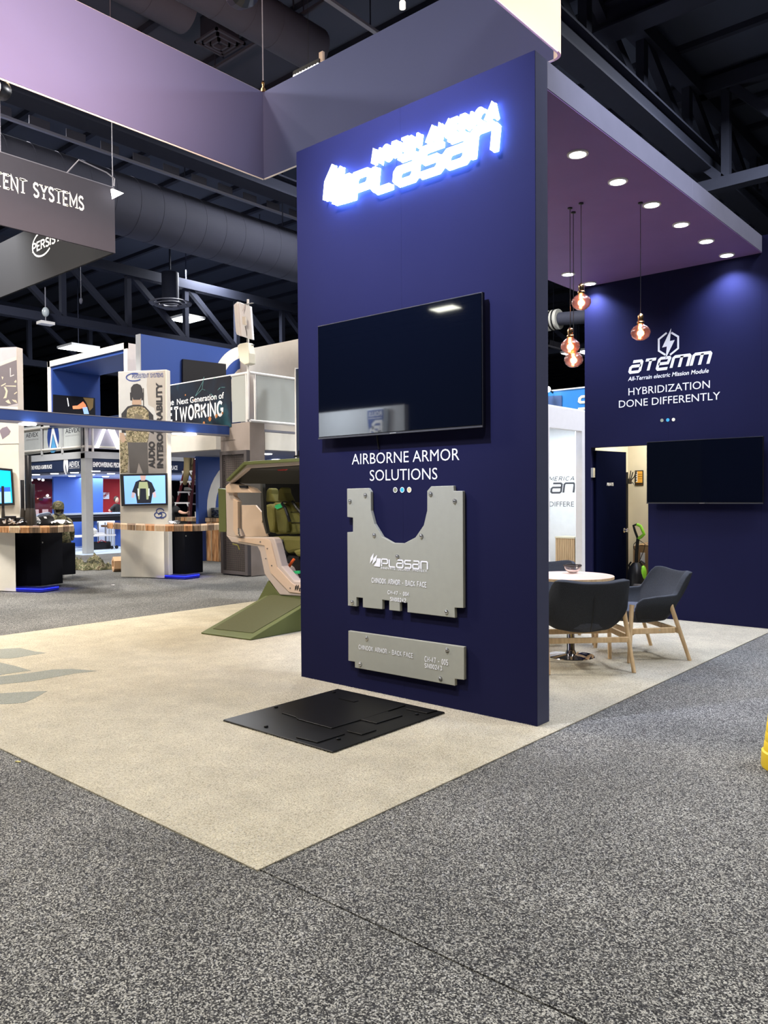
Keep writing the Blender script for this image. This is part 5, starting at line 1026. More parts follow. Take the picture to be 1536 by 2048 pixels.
ph = thing('person', 'person in black t-shirt holding the ladder, partly hidden behind the tower', 'person', at(352, 1110, 'Y', YL-.35).to_tuple()[:2]+(0,))
Hh = lambda x, y, d=0.: (*k6(x, y, YL-.4+d),)
hb = [(*Hh(40, 1300), .16), (*Hh(45, 1150), .15), (*Hh(50, 1020), .17), (*Hh(30, 950), .09), (*Hh(20, 905, -.1), .055), (*Hh(110, 1010), .085), (*Hh(165, 1055), .07), (*Hh(40, 1600), .15), (*Hh(20, 1850), .09), (*Hh(20, 2150), .07), (*Hh(70, 1850, .1), .09), (*Hh(70, 2150, .1), .07)]
skin_figure('clothed_body', hb, [(0, 1), (1, 2), (2, 3), (3, 4), (2, 5), (5, 6), (0, 7), (7, 8), (8, 9), (7, 10), (10, 11)], tshirt, ph)
arm = [(*Hh(150, 1045), .045), (*Hh(215, 1075), .04), (*Hh(270, 1080, .05), .03), (*Hh(300, 1070, .1), .035)]
skin_figure('forearm', arm, [(0, 1), (1, 2), (2, 3)], skin, ph)
for k in range(5): MB().tube([Vector(Hh(298, 1055+k*10, .1)), Vector(Hh(325, 1048+k*13, .22)), Vector(Hh(338, 1050+k*13, .32))], .011, 6).build('finger', skin, ph, smooth=True)
MB().ell(Vector(Hh(5, 850, -.1)), (.085, .1, .12), 14, 9).build('head', skin, ph, smooth=True); MB().ell(Vector(Hh(5, 842, -.12)), (.092, .1, .115), 14, 9).build('hair', hair, ph, smooth=True)
# counter-top clutter on right counter
cl = thing('metal_headset_stand', 'small tangled metal headset lying on right counter behind the tower base', 'headset', at(345, 1047, 'Z', 1.036).to_tuple()); c = at(345, 1048, 'Z', 1.036)
for k in range(3): MB().tube([c+V(.05*math.cos(a), .08*math.sin(a)+.03*k, .03+.025*math.cos(a*1.5)) for a in range(7)], .008, 6).build('wire', steel, cl, smooth=True)
# ============================================================ FAR BOOTH (header with lettering, posts, rails)
XA, YA = -17.0, 6.08
ab = thing('header_booth', 'far open booth with navy lettered headers, grey posts and frosted upper rail panels', 'booth', (XA-1, YA+1, 0))
AX = lambda x, y: at(x, y, 'X', XA); AY = lambda x, y: at(x, y, 'Y', YA)
MB().box((-24, YA-.3, -.02), (XA+.35, 16, -.0005)).build('booth_carpet', far_floor, ab)
pz = AX(173, 882).z
MB().box((XA-.22, YA-.02, 0.0), (XA, YA+.2, AX(173, 905).z)).build('corner_post', greyf, ab, .01)
MB().box((XA-.1, YA+.06, 0), (XA-.04, YA+.12, .06)).build('post_foot', black, ab)
z0, z1, z2 = 2.20, 2.52, 2.70
MB().box((-24, YA, z0), (XA-.22, YA+.06, z1)).build('navy_header', navyband, ab); MB().box((XA-.06, YA+.2, z0), (XA, 12, z1)).build('navy_header', navyband, ab)
MB().box((-24, YA-.02, z1), (XA+.02, YA+.12, z2)).build('grey_beam', mat('pale_grey_beam', (.42, .43, .44), .5), ab); MB().box((XA-.12, YA+.12, z1), (XA+.02, 12, z2)).build('grey_beam', MATS['pale_grey_beam'], ab)
a, b = AY(122, 933), AY(159, 927.5); text('AEVEX', (AY(138, 934).x, YA, AY(138, 934).z), XR, ZU, AY(138, 923).z-AY(138, 934).z, b.x-AY(138, 934).x, .02, ab)
text('AEROSPACE', (AY(138, 938).x, YA, AY(138, 937.5).z), XR, ZU, .03, b.x-AY(138, 938).x, 0, ab)
a = AY(48, 940); b = AY(104, 935.5); text('TO MAKE THE WORLD A SAFER PLACE', (a.x, YA, a.z), XR, ZU, AY(75, 930).z-AY(75, 937.5).z, b.x-a.x, .05, ab)
mb = MB(); c = AY(132, 930.5); disc(mb, c, XR, ZU, .135, .255, depth=.004); mb.build('oval_emblem', vinyl, ab); mb = MB(); mb.add([c+V(-.07, -.006, -.24), c+V(-.02, -.006, .06), c+V(.07, -.006, -.22), c+V(.02, -.006, -.24), c+V(-.01, -.006, -.04), c+V(-.04, -.006, -.24)], [(0, 1, 4, 5), (1, 2, 3, 4)]); mb.build('emblem_mark', navyband, ab)
a = AX(186, 932.5); b = AX(355, 938); text('EMPOWERING PEOPLE TO MAKE THE WORLD A SAFER PLACE'.replace(' TO MAKE THE WORLD A SAFER', ''), (XA, a.y, 2.30), YR, ZU, .125, AX(300, 936).y-a.y-.55, .06, ab)
a = AX(340, 940); text('PLACE', (XA, AX(341, 940).y, 2.27), YR, ZU, .12, AX(355, 940).y-AX(341, 940).y, .06, ab)
# booth ceiling and lamps
MB().box((-24, YA+.1, 2.12), (XA-.1, 16, 2.19)).build('booth_ceiling', mat('pale_blue_ceiling', (.45, .52, .75), .6), ab)
for q in ((72, 949), (109, 947), (149, 945), (144, 952), (192, 942), (182, 949), (222, 947), (211, 953)):
    c = at(*q, 'Z', 2.115); MB().lathe(c, [(.10, 0), (.09, -.012), (.03, -.014)], 16).build('downlight_lens', emi_w, ab)
for x, y in ((-18.5, 8), (-20.5, 8.2), (-18.5, 11), (-21.5, 12)): area('far_booth_light', (x, y, 2.08), 1.2, 75, (.93, .96, 1))
# upper rail panels
def rp_(ax, pts, m, nm, vec): return MB().prism([at(x, y, ax, XA if ax == 'X' else YA) for x, y in pts], vec).build(nm, m, ab)
pn = mat('frosted_white_panel', (.50, .52, .50), .4)
p1_ = rp_('Y', [(40, 856), (80, 851), (83, 906), (40, 911)], pn, 'rail_panel', (0, .02, 0)); p2_ = rp_('Y', [(87, 850.5), (125, 846), (125, 901), (87, 905.5)], pn, 'rail_panel', (0, .02, 0)); p3_ = rp_('Y', [(127, 845.5), (163, 842), (163, 897), (127, 901)], pn, 'rail_panel', (0, .02, 0))
p4_ = rp_('X', [(177, 840), (290, 847), (290, 902), (177, 896.5)], mat('lilac_panel', (.42, .41, .50), .4), 'rail_panel', (-.02, 0, 0))
for x in (85, 126, 165.5): MB().cyl((AY(x, 880).x, YA-.02, z2), (AY(x, 880).x, YA-.02, 3.48), .035, n=8).build('rail_post', greyf, ab)
MB().cyl((XA+.02, YA+.02, z2), (XA+.02, YA+.02, 3.5), .05, n=8).build('rail_post', white, ab); MB().cyl((XA+.02, YA+.2, z2), (XA+.02, YA+.2, 3.5), .03, n=8).build('rail_post', white, ab)
for z in (2.83, 3.46): MB().cyl((-22, YA-.02, z), (XA, YA-.02, z), .03, n=8).build('rail_bar', whitew, ab); MB().cyl((XA, YA, z), (XA, 12, z), .03, n=8).build('rail_bar', whitew, ab)
a = AY(52, 875.5); b = AY(76.5, 871); text('AEVEX', (a.x, YA-.002, a.z), XR, ZU, AY(52, 866.5).z-a.z, b.x-a.x, .01, ab, mat('print_dark_grey', (.06, .06, .07), .6)); text('AEROSPACE', (a.x, YA-.002, a.z-.09), XR, ZU, .04, b.x-a.x, 0, ab, greyf)
a = AY(131, 867); b = AY(159.5, 861.5); text('AEVEX', (a.x, YA-.002, a.z), XR, ZU, AY(131, 857).z-a.z, b.x-a.x, .01, ab, MATS['print_dark_grey']); text('AEROSPACE', (a.x, YA-.002, a.z-.09), XR, ZU, .04, b.x-a.x, 0, ab, greyf)
c = AY(106.5, 874); mb = MB(); disc(mb, c, XR, ZU, .34, .44, depth=.006); mb.build('oval_emblem', mat('gradient_blue', (.02, .05, .22), .5), ab)
mb = MB(); mb.add([c+V(-.24, -.009, -.36), c+V(-.03, -.009, .3), c+V(.03, -.009, .3), c+V(.3, -.009, -.25), c+V(.24, -.009, -.34), c+V(.0, -.009, .1), c+V(-.18, -.009, -.40)], [(0, 1, 5, 6), (1, 2, 5), (2, 3, 4, 5)]); mb.build('emblem_mark', vinyl, ab)
mb = MB(); mb.add([c+V(-.16, -.008, -.41), c+V(.0, -.008, .06), c+V(.2, -.008, -.36), c+V(.05, -.008, -.43), c+V(-.1, -.008, -.43)], [(0, 1, 2, 3, 4)]); mb.build('emblem_light', mat('sky_blue_ink', (.10, .35, .62), .5), ab)
litA = mat('lit_white_mark', (1, 1, 1), emit=(1, 1, .98), es=1.6, vary=0)
for pts in ([(189, 895.5), (207, 853.5), (212, 853.7), (196, 896)], [(213.5, 854), (225, 854.5), (245, 898), (233, 898)]): MB().prism([at(x, y, 'X', XA+.03) for x, y in pts], (.05, 0, 0)).build('lit_letter_stroke', litA, ab)
# far interior: blue panels, red wall, red aircraft, white panels, desk
XI = -21.5
def far(name, label, cat, pts, m, X=XI, th=.08, part='panel', vec=None):
    P_ = [at(x, y, 'X', X) for x, y in pts]; t = thing(name, label, cat, (X, sum(p.y for p in P_)/len(P_), 0)); MB().prism(P_, vec or (-th, 0, 0)).build(part, m, t, .0); return t
far('blue_partition', 'tall bright blue partition panel left of the grey booth post', 'partition', [(107, 953), (206, 955), (206, 1098), (107, 1100)], blue_b, -20.2)
t = far('white_partition', 'low white brick-like partition below the black desk', 'partition', [(176, 1035), (262, 1035), (262, 1092), (176, 1092)], bright_white, -19.9)
far('red_partition', 'tall red partition with a white sign right of the grey post', 'partition', [(206, 956), (300, 960), (300, 1060), (206, 1060)], redm, -22.5)
t = far('wall_sign', 'white square sign with slanted red lettering on the red partition', 'sign', [(207, 985), (218.5, 985), (218.5, 998), (207, 998)], vinyl, -22.4); 
c = at(208.5, 995.5, 'X', -22.38); text('EMPIRE', c, (0, .8, .6), (0, -.6, .8), .09, .26, .03, t, redm)
hl = thing('red_helicopter', 'glossy dark red helicopter fuselage in the far background', 'helicopter', (-24, at(85, 1040, 'X', -24).y, 0))
MB().ell(at(78, 1000, 'X', -24), (1.0, 1.05, .80), 28, 16).build('fuselage', redh, hl, smooth=True); 
MB().prism([at(x, y, 'X', -24) for x, y in [(60, 955), (72, 950), (106, 965), (106, 1030), (60, 1035)]], (-.8, 0, 0)).build('tail_section', redh, hl, .08)
MB().tube([at(84, 954, 'X', -23.8), at(110, 952.5, 'X', -23.8), at(135, 951.5, 'X', -23.8)], .05, 8).build('rotor_blade', mat('cream_blade', (.7, .68, .55), .5), hl)
for q in ((63, 960), (78, 958), (86, 960), (61, 979), (95, 991)): c = at(*q, 'X', -22.9); MB().ell(c, (.02, .05, .04), 8, 6).build('lamp_lens', mat('soft_lamp', (1, 1, 1), emit=(1, .95, .9), es=2, vary=0), hl)
MB().prism([at(x, y, 'X', -22.85) for x, y in [(78, 997), (86, 997), (86, 1001), (78, 1001)]], (-.02, 0, 0)).build('intake', black, hl)
for q, lb in (((71, 'left'), 'left translucent plastic chair back before the red helicopter'), ((93 - 3, 'right'), 'right translucent plastic chair back before the red helicopter')):
    t = thing('plastic_chair', lb, 'chair', (-19, at(q[0], 1040, 'X', -19).y, 0), 'translucent chairs in the far booth'); y_ = at(q[0]+7, 1030, 'X', -19).y; zt4 = at(76, 1019, 'X', -19).z
    MB().box((-19.02, y_-.17, .46), (-19, y_+.0, zt4)).build('backrest', mat('pinkish_plastic', (.55, .42, .45), .4), t, .01); MB().box((-19.0, y_-.18, .42), (-18.62, y_+.02, .46)).build('seat', MATS['pinkish_plastic'], t, .008)
    for dx in (-.38+.36, .34):
        for dy in (-.16, .0): MB().cyl((-19+dx, y_+dy, 0), (-19+dx, y_+dy, .42), .012, n=6).build('leg', steel, t)
dk = thing('black_desk', 'long black and chrome reception desk across the far booth', 'desk', (-18.9, at(180, 1050, 'X', -18.9).y, 0))
zd = at(180, 1026, 'X', -18.9).z; ya_, yb_ = at(122, 1030, 'X', -18.9).y, at(262, 1030, 'X', -18.9).y
MB().box((-19.5, ya_, zd-.05), (-18.88, yb_, zd)).build('glass_top', mat('pale_glossy_top', (.35, .4, .48), .15), dk, .004); MB().box((-19.45, ya_+.05, zd-.24), (-18.9, yb_, zd-.05)).build('black_front', black, dk)
MB().box((-18.9, ya_+.05, zd-.11), (-18.89, yb_, zd-.09)).build('chrome_strip', steel, dk)
for y_ in (ya_+.2, (ya_+yb_)/2, yb_-.2): MB().box((-19.4, y_-.05, 0), (-19.0, y_+.05, zd-.24)).build('leg_panel', blue_b, dk)
sc_ = at(232, 1010, 'X', -20.5)
pf = thing('person', 'tiny distant person with dark hair in black shirt at the far desk', 'person', (-20.5, sc_.y, 0))
skin_figure('clothed_body', [(-20.5, sc_.y, .8, .14), (-20.5, sc_.y, 1.03, .14), (-20.5, sc_.y, 1.20, .08), (-20.5, sc_.y, 1.29, .045), (-20.4, sc_.y-.18, 1.16, .055), (-20.3, sc_.y-.35, 1.05, .04), (-20.4, sc_.y+.18, 1.16, .055), (-20.3, sc_.y+.25, 1.05, .045), (-20.5, sc_.y-.1, .5, .08), (-20.5, sc_.y-.1, .08, .06), (-20.5, sc_.y+.1, .5, .08), (-20.5, sc_.y+.1, .08, .06)], [(0, 1), (1, 2), (2, 3), (2, 4), (4, 5), (2, 6), (6, 7), (0, 8), (8, 9), (0, 10), (10, 11)], tshirt, pf)
MB().ell((-20.45, sc_.y, 1.40), (.075, .065, .10), 12, 8).build('head', skin, pf, smooth=True); MB().ell((-20.48, sc_.y, 1.425), (.088, .08, .10), 12, 8).build('hair', hair, pf, smooth=True)
MB().tube([(-20.3, sc_.y-.35, 1.08), (-20.15, sc_.y-.42, 1.06)], .03, 8).build('forearm', skin, pf, smooth=True)
# cart with things
ct = thing('rolling_cart', 'small rolling table with thin metal legs and white shelf in the far booth', 'cart', at(225, 1098, 'Z', 0).to_tuple()); c = at(225, 1098, 'Z', 0)
zt5 = at(225, 1050, 'X', c.x).z
MB().box((c.x-.35, c.y-.15, zt5-.06), (c.x+.05, c.y+.9, zt5)).build('wood_top', woodr2, ct); MB().box((c.x-.5, c.y-1.1, .38), (c.x+.02, c.y+.1, .42)).build('shelf', white, ct)
for dx in (-.28, 0):
    for dy in (-.03, .06, .8): MB().cyl((c.x+dx, c.y+dy, .06), (c.x+dx, c.y+dy, zt5-.06), .014, n=6).build('leg', steel, ct)
for dy in (-.03, .12): MB().cyl((c.x+.0, c.y+dy, .05), (c.x+.03, c.y+dy, .05), .05, n=12).build('caster', black, ct)
MB().ell((c.x-.25, c.y-.55, .52), (.16, .22, .12), 14, 8).build('wrapped_bundle', mat('clear_wrap', (.5, .5, .48), .3), ct, smooth=True)
bgk = thing('black_case', 'black equipment case on the floor below the far cart shelf', 'case', (c.x-.3, c.y-.3, 0)); MB().box((c.x-.4, c.y-.55, .0), (c.x-.1, c.y+.02, .22)).build('body', black, bgk, .03); MB().tube([(c.x-.09, c.y-.4, .2), (c.x-.07, c.y-.3, .27), (c.x-.09, c.y-.15, .2)], .012, 6).build('handle', redm, bgk)
fchr = thing('metal_chair', 'thin framed metal chair beside the far post', 'chair', at(188, 1095, 'Z', 0).to_tuple()); c = at(190, 1096, 'Z', 0)
for dy in (-.22, .22):
    for dx in (-.2, .2): MB().cyl((c.x+dx, c.y+dy, 0), (c.x+dx, c.y+dy, .75), .012, n=6).build('leg', mat('dark_tube', (.08, .08, .09), .4, .5), fchr)
MB().box((c.x-.2, c.y-.2, .42), (c.x+.2, c.y+.2, .45)).build('seat', white, fchr); MB().box((c.x-.21, c.y-.2, .5), (c.x-.19, c.y+.2, .72)).build('backrest', mat('pale_mesh', (.6, .62, .55), .6), fchr); MB().cyl((c.x+.2, c.y-.22, .75), (c.x-.2, c.y-.22, .75), .012, n=6).build('arm', MATS['dark_tube'], fchr)
# ============================================================ HANGING FABRIC SIGN OF THE NEIGHBOUR
hs = thing('hanging_banner_sign', 'dark grey square hanging sign with white serif lettering over the far aisle', 'hanging sign', (-9.6, 0, 5.7))
XS = -9.5
tl, bl_ = at(229, 376, 'X', XS), at(229, 506, 'X', XS); zs1, zs0, ye = tl.z, bl_.z, tl.y
MB().box((XS-.04, -4.5, zs0), (XS, ye, zs1)).build('lettered_face', ps_dark, hs, .003)
MB().cyl((XS-.02, -4.5, zs1), (XS-.02, ye, zs1), .02, n=8).build('top_rail', rail_m, hs)
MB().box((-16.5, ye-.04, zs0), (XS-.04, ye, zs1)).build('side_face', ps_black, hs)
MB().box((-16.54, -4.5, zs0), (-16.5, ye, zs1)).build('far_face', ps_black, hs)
a, b = at(-98, 337, 'X', XS), at(167, 427, 'X', XS); b2 = at(167, 405, 'X', XS)
stroke_text(list('PERSISTENT SYSTEMS'), (XS, a.y+.0, (b.z+a.z)/2), YR, ZU, (b2.z-b.z)*1.12, b.y-a.y, th=.2, sp=.30, serif=.24, parent=hs, m=mat('lit_white_vinyl', (.9, .9, .86), .5))
# second lettered face seen below, at the far side
c0, c1 = at(66, 503, 'Y', ye-.05), at(128, 475, 'Y', ye-.05)
XSF = -16.5
a, b = at(66, 505, 'Y', ye-.045), at(150, 470, 'Y', ye-.045)
if a.z > 0:
    hgt = at(66, 489, 'Y', ye-.045).z-a.z
    stroke_text(list('PERSISTENT'), (a.x, ye-.045, a.z), XR, ZU, hgt, b.x-a.x, th=.2, sp=.26, serif=.16, parent=hs)
    mb = MB(); c = at(84, 487, 'Y', ye-.045)
    for q in strip2d(arcp(0, 0, hgt*2.6, hgt*1.5, 100, 320, 18), hgt*.22): mb.add([c+V(v.x, 0, v.y) for v in q], [(0, 1, 2, 3)])
    mb.build('printed_swoosh', vinyl, hs)
for x, y in ((XS-.02, ye-.02), (XS-.02, 0.8), (-16.5, ye-.02)): MB().cyl((x, y, zs1), (x, y, 10.4), .008, n=6).build('hanging_cable', rail_m, hs)
sl2 = thing('clip_spotlight', 'bright white floodlight at the corner of the dark hanging sign', 'stage light', at(236, 386, 'X', XS+.15).to_tuple()); c = at(234, 386, 'X', XS+.2)
MB().prism([at(x, y, 'X', XS+.2) for x, y in [(225, 377), (247.5, 386.5), (228, 396.5)]], (-.06, 0, 0)).build('lamp_head', mat('flood_lens', (1, 1, 1), emit=(1, 1, .95), es=6, vary=0), sl2)
MB().tube([c+V(0, -.05, .1), c+V(0, -.04, .22), c+V(-.05, -.15, .3), c+V(-.1, -.6, .38), V(XS-.02, c.y-.75, zs1)], .012, 6).build('arm', rail_m, sl2)
# ============================================================ BEHIND THE LOUNGE: white room and blue header
XW = -4.1
wr = thing('white_meeting_room', 'white illuminated meeting room with dark lettering, seen between tower and back wall', 'meeting room', (XW, 8.2, 0))
w1 = lambda x, y: at(x, y, 'X', XW); ztop = 2.97; yl, yr = w1(1099.5, 950).y, w1(1164, 950).y; zo = w1(1130, 858).z
MB().box((XW-.12, 5.5, 0), (XW, yl, ztop)).build('frame_left', mat('lavender_white', (.84, .84, .92), .5), wr); MB().box((XW-.12, yr, 0), (XW, 12, ztop)).build('frame_right', MATS['lavender_white'], wr); MB().box((XW-.12, yl, zo), (XW, yr, ztop)).build('frame_header', MATS['lavender_white'], wr)
YT = 10.2; te = at(1150, 1000, 'Y', YT); MB().box((-6.6, YT, 0), (te.x, YT+.05, ztop)).build('lettered_wall', bright_white, wr)
MB().prism([(te.x, YT, 0), (te.x, YT+.05, 0), (XW-.12, yr+.05, 0), (XW-.12, yr, 0)], (0, 0, ztop)).build('side_wall', bright_white, wr)
MB().box((-6.6, yl-.2, ztop), (XW-.12, YT+.05, ztop+.05)).build('room_ceiling', bright_white, wr)
area('meeting_room_light', (-5.2, 8.8, 2.85), 1.2, 75, (.86, .95, 1))
gy = mat('charcoal_vinyl', (.07, .07, .08), .5); w2 = lambda x, y: at(x, y, 'Y', YT)
a, b = w2(1097, 961.5), w2(1149, 958.5); hh_ = w2(1149, 953).z-w2(1149, 960).z
stroke_text(list('NORTH AMERICA'), (a.x-(b.x-a.x)*1.22, YT, a.z), XR, ZU, hh_*1.1, (b.x-a.x)*2.2, th=.15, sp=.4, slant=.25, parent=wr, m=gy)
a, b = w2(1102, 985.5), w2(1148, 984.5); stroke_text(['p2', 'l2', 'a2', 's2', 'a2', 'n2'], (a.x-(b.x-a.x)*2.14, YT, a.z), XR, ZU, w2(1102, 967).z-a.z, (b.x-a.x)*3.12, th=.19, sp=.25, slant=.12, parent=wr, m=gy)
a, b = w2(1099, 1013), w2(1148, 1012); text('DIFFERE', (a.x, YT, a.z), XR, ZU, w2(1099, 1002.5).z-a.z, b.x-a.x, -.008, wr, gy)
dkw = thing('wooden_cabinet', 'pale oak cabinet standing in front of the lettered white wall', 'cabinet', (w2(1125, 1100).x, 9.6, 0))
ca_, cb_ = at(1111, 1076, 'Y', 9.6), at(1149, 1076, 'Y', 9.6); ns = 10
for k in range(ns): MB().box((ca_.x+(cb_.x-ca_.x)*k/ns, 9.6, 0), (ca_.x+(cb_.x-ca_.x)*(k+1)/ns-.006, 9.98, ca_.z)).build('slat', oak_v, dkw)
MB().box((ca_.x-.01, 9.59, ca_.z), (cb_.x, 10.0, ca_.z+.03)).build('top', cream, dkw)
bh = thing('blue_header_wall', 'bright blue header wall with a cream letter behind the white meeting room', 'sign', (-6, 12.5, 0))
p, q = at(1060, 788, 'Y', 12.5), at(1300, 762, 'Y', 12.5); zt6 = at(1130, 780, 'Y', 12.5).z
brb = mat('azure_panel', (.02, .22, .62), .5); MB().box((p.x, 12.5, 0), (q.x, 12.62, zt6)).build('header_panel', brb, bh); MB().box((p.x, 12.48, zt6), (q.x, 12.64, zt6+.03)).build('white_cap', white, bh)
MB().prism([at(x, y, 'Y', 12.49) for x, y in [(1080, 793), (1124, 791), (1124, 840), (1080, 840)]], (0, -.02, 0)).build('slate_inset', mat('slate_blue', (.05, .10, .25), .5), bh)
a, b, tt = at(1156, 818, 'Y', 12.49), at(1184, 818, 'Y', 12.49), at(1156, 794, 'Y', 12.49); stroke_text(['s2'], (a.x, 12.49, a.z), XR, ZU, tt.z-a.z, b.x-a.x, th=.2, slant=.15, parent=bh, m=mat('cream_letter', (.85, .75, .5), .5, emit=(.85, .75, .5), es=.25, vary=0))
fl_ = thing('small_floodlight', 'small bright floodlight on the left end of the blue header', 'stage light', at(1097, 779, 'Y', 12.3).to_tuple()); MB().lathe(at(1097, 779, 'Y', 12.3), [(.05, 0), (.07, .02), (.03, .1)], 14, axis=(0, -1, 0)).build('lens', emi_w, fl_, smooth=True); q_ = at(1097, 779, 'Y', 12.3); MB().bar(q_+V(0, .05, 0), q_+V(0, .21, -.06), .03, .03).build('bracket', black, fl_)
# yellow object at right edge of view
yc = at(1540, 1536, 'Z', 0); yo = thing('yellow_floor_cone', 'ribbed yellow plastic floor cone at the right edge of the aisle', 'cone', (yc.x+.12, yc.y+.1, -.006)); c = V(yc.x+.093, yc.y+.085, -.005)
prof = [(.155, 0), (.158, .01), (.155, .085), (.145, .092)]
for k in range(6): r_ = .145-.006*k; prof += [(r_, .10+.05*k), (r_-.004, .135+.05*k), (r_-.008, .14+.05*k)]
prof += [(.07, .46), (.03, .62), (.005, .63)]
MB().lathe(c, prof, 40).build('body', yellow, yo, smooth=True)
# ============================================================ BEHIND THE CAMERA (seen mirrored in the black television)
rb = thing('badge_wall', 'grey exhibition wall with a blue lettered shield badge, behind the viewpoint', 'exhibition wall', (-10.7, -10.1, 0))
MB().box((-12.3, -10.2, 0), (-9.3, -10.05, 3.62)).build('wall', mat('pale_grey_wall', (.5, .52, .55), .5), rb)
sh = [(-10.33, 3.56), (-9.8, 3.56), (-9.8, 3.35), (-9.86, 2.9), (-10.0, 2.5), (-10.065, 2.38), (-10.13, 2.5), (-10.27, 2.9), (-10.33, 3.35)]
MB().prism([(x, -10.05, z) for x, z in sh], (0, .16, 0)).build('badge_body', mat('lit_badge_side', (.8, .85, .9), .5, emit=(.7, .85, 1), es=.8, vary=0), rb)
MB().prism([(x*.96-.04*10.065, -9.89, z*.96+.04*3.0) for x, z in sh], (0, .01, 0)).build('badge_face', mat('badge_blue', (.03, .07, .28), .5), rb)
text('ROLLS', (-9.86, -9.88, 3.39), (-1, 0, 0), ZU, .11, .41, .02, rb); MB().box((-10.27, -9.88, 3.33), (-9.86, -9.875, 3.345)).build('badge_line', vinyl, rb)
stroke_text(['R'], (-9.87, -9.88, 2.75), (-1, 0, 0), ZU, .5, .3, th=.14, parent=rb); stroke_text(['R'], (-9.95, -9.88, 2.62), (-1, 0, 0), ZU, .5, .3, th=.14, parent=rb)
area('badge_wall_light', (-11.4, -8.6, 3.9), .8, 330, (.85, .93, 1), (math.radians(-40), 0, 0))
# ============================================================ HALL SHELL, TRUSSES, DUCTS, LAMPS
hc = MB().box((-60, -30, 10.4), (30, 60, 10.6)).build('ceiling', hall_dark); tag(hc, kind='structure')
rib = MB()
for k in range(60): y = -29+1.5*k; rib.box((-59, y, 10.28), (29, y+.12, 10.4))
tag(rib.build('deck_rib', truss_m, hc), kind='stuff')
for nm, a, b in (('wall_left', (-60, -30, -.1), (-59.7, 60, 10.6)), ('wall_far', (-60, 59.7, -.1), (30, 60, 10.6)), ('wall_right', (29.7, -30, -.1), (30, 60, 10.6)), ('wall_near', (-60, -30, -.1), (30, -29.7, 10.6))): tag(MB().box(a, b).build(nm, hall_dark), kind='structure')
def truss(label, axis, c, lo, hi, z0, z1, bay, wid=.28):
    p = (lambda s, z: V(c, s, z)) if axis == 'Y' else (lambda s, z: V(s, c, z))
    t = thing('roof_truss', label, 'truss', p((lo+hi)/2, z0).to_tuple())
    MB().bar(p(lo, z0), p(hi, z0), wid, .24).build('bottom_chord', truss_m, t); MB().bar(p(lo, z1), p(hi, z1), wid, .30).build('top_chord', truss_m, t)
    n_ = int((hi-lo)/bay)
    for i in range(n_+1):
        s = lo+i*bay; MB().bar(p(s, z0), p(s, z1), wid*.55, .16, upv=(1, 0, 0) if axis == 'Y' else (0, 1, 0)).build('vertical_web', truss_m, t)
        if i < n_: MB().bar(p(s, z1), p(s+bay, z0), .16, wid*.6).build('diagonal_web', truss_m, t)
    for k, yy in enumerate((lo+1, hi-1)): MB().cyl(p(yy, z1), p(yy, 10.4), .03, n=6).build('hanger', truss_m, t)
truss('long dark roof truss crossing the hall behind the far booths', 'Y', -20, -8, 26, 6.72, 8.62, 2.15)
truss('second dark roof truss further back above the far booths', 'Y', -29, -8, 38, 6.9, 9.0, 2.6)
truss('dark roof truss passing over the right of the lounge canopy', 'Y', -3.6, 3.2, 30, 8.75, 10.1, 2.3, .35)
truss('dark cross truss high behind the back wall at right', 'X', 13.0, -9, 14, 8.0, 10.1, 2.0, .3)
truss('far dark cross truss at the back of the hall', 'X', 26.0, -30, 14, 7.6, 9.8, 2.4, .3)
# big dark beams
for nm, lb, a, b, wx, wz in (('roof_beam', 'broad dark beam running just below the suspended fabric sign', at(40, 175, 'Z', 8.6), at(594, 392, 'Z', 8.6), .5, .35), ('roof_beam', 'dark beam above the back wall right of the suspended sign', at(1180, 45, 'Z', 9.6), at(1400, -15, 'Z', 9.6), .5, .4), ('roof_beam', 'dark diagonal beam above the canopy fascia at right', at(1127, 70, 'Z', 8.6), at(1536, 445, 'Z', 8.6), .45, .4)):
    t = thing(nm, lb, 'beam', ((a+b)/2).to_tuple()); d = (b-a); ax = V(0, 1, 0) if abs(d.y) > abs(d.x) else V(1, 0, 0); L_ = d.length
    c = (a+b)/2; p_, q_ = c-ax*max(L_*.5+2, 6), c+ax*max(L_*.5+2, 6); MB().bar(p_, q_, wx*.4, wz).build('web', truss_m, t)
    for dz in (-wz/2, wz/2): MB().bar(p_+V(0, 0, dz), q_+V(0, 0, dz), wx, .04).build('flange', truss_m, t)
    for e in (p_, q_): MB().cyl((e.x, e.y, e.z), (e.x, e.y, 10.4), .03, n=6).build('hanger', truss_m, t)
# ducts
def duct(label, c, lo, hi, r, axis='Y', m=duct_m, rings=.55):
    z = c[1]; p = (lambda s: V(c[0], s, z)) if axis == 'Y' else (lambda s: V(s, c[0], z))
    t = thing('air_duct', label, 'duct', p((lo+hi)/2).to_tuple()); MB().cyl(p(lo), p(hi), r, n=28).build('spiral_duct', m, t, smooth=True)
    k = int((hi-lo)/rings); mb = MB()
    for i in range(k): s = lo+i*rings; mb.cyl(p(s), p(s+.03), r+.006, n=28)
    tag(mb.build('seam_bands', m, t, smooth=True), kind='stuff')
    for s in (lo+.5, (lo+hi)/2, hi-.5): MB().cyl(p(s)+V(0, 0, r), V(p(s).x, p(s).y, 10.4), .015, n=6).build('hanger', truss_m, t)
dc = at(400, 457, 'Z', 7.7); duct('large dark spiral air duct running behind the suspended sign', (dc.x, 7.7), 1.5, 17, .62)
dc = at(560, 60, 'Z', 9.2); de = at(628, 102, 'Z', 9.2); duct('dark air duct ending above the track spotlight at top of view', (dc.x, 9.2), -4, de.y, .36)
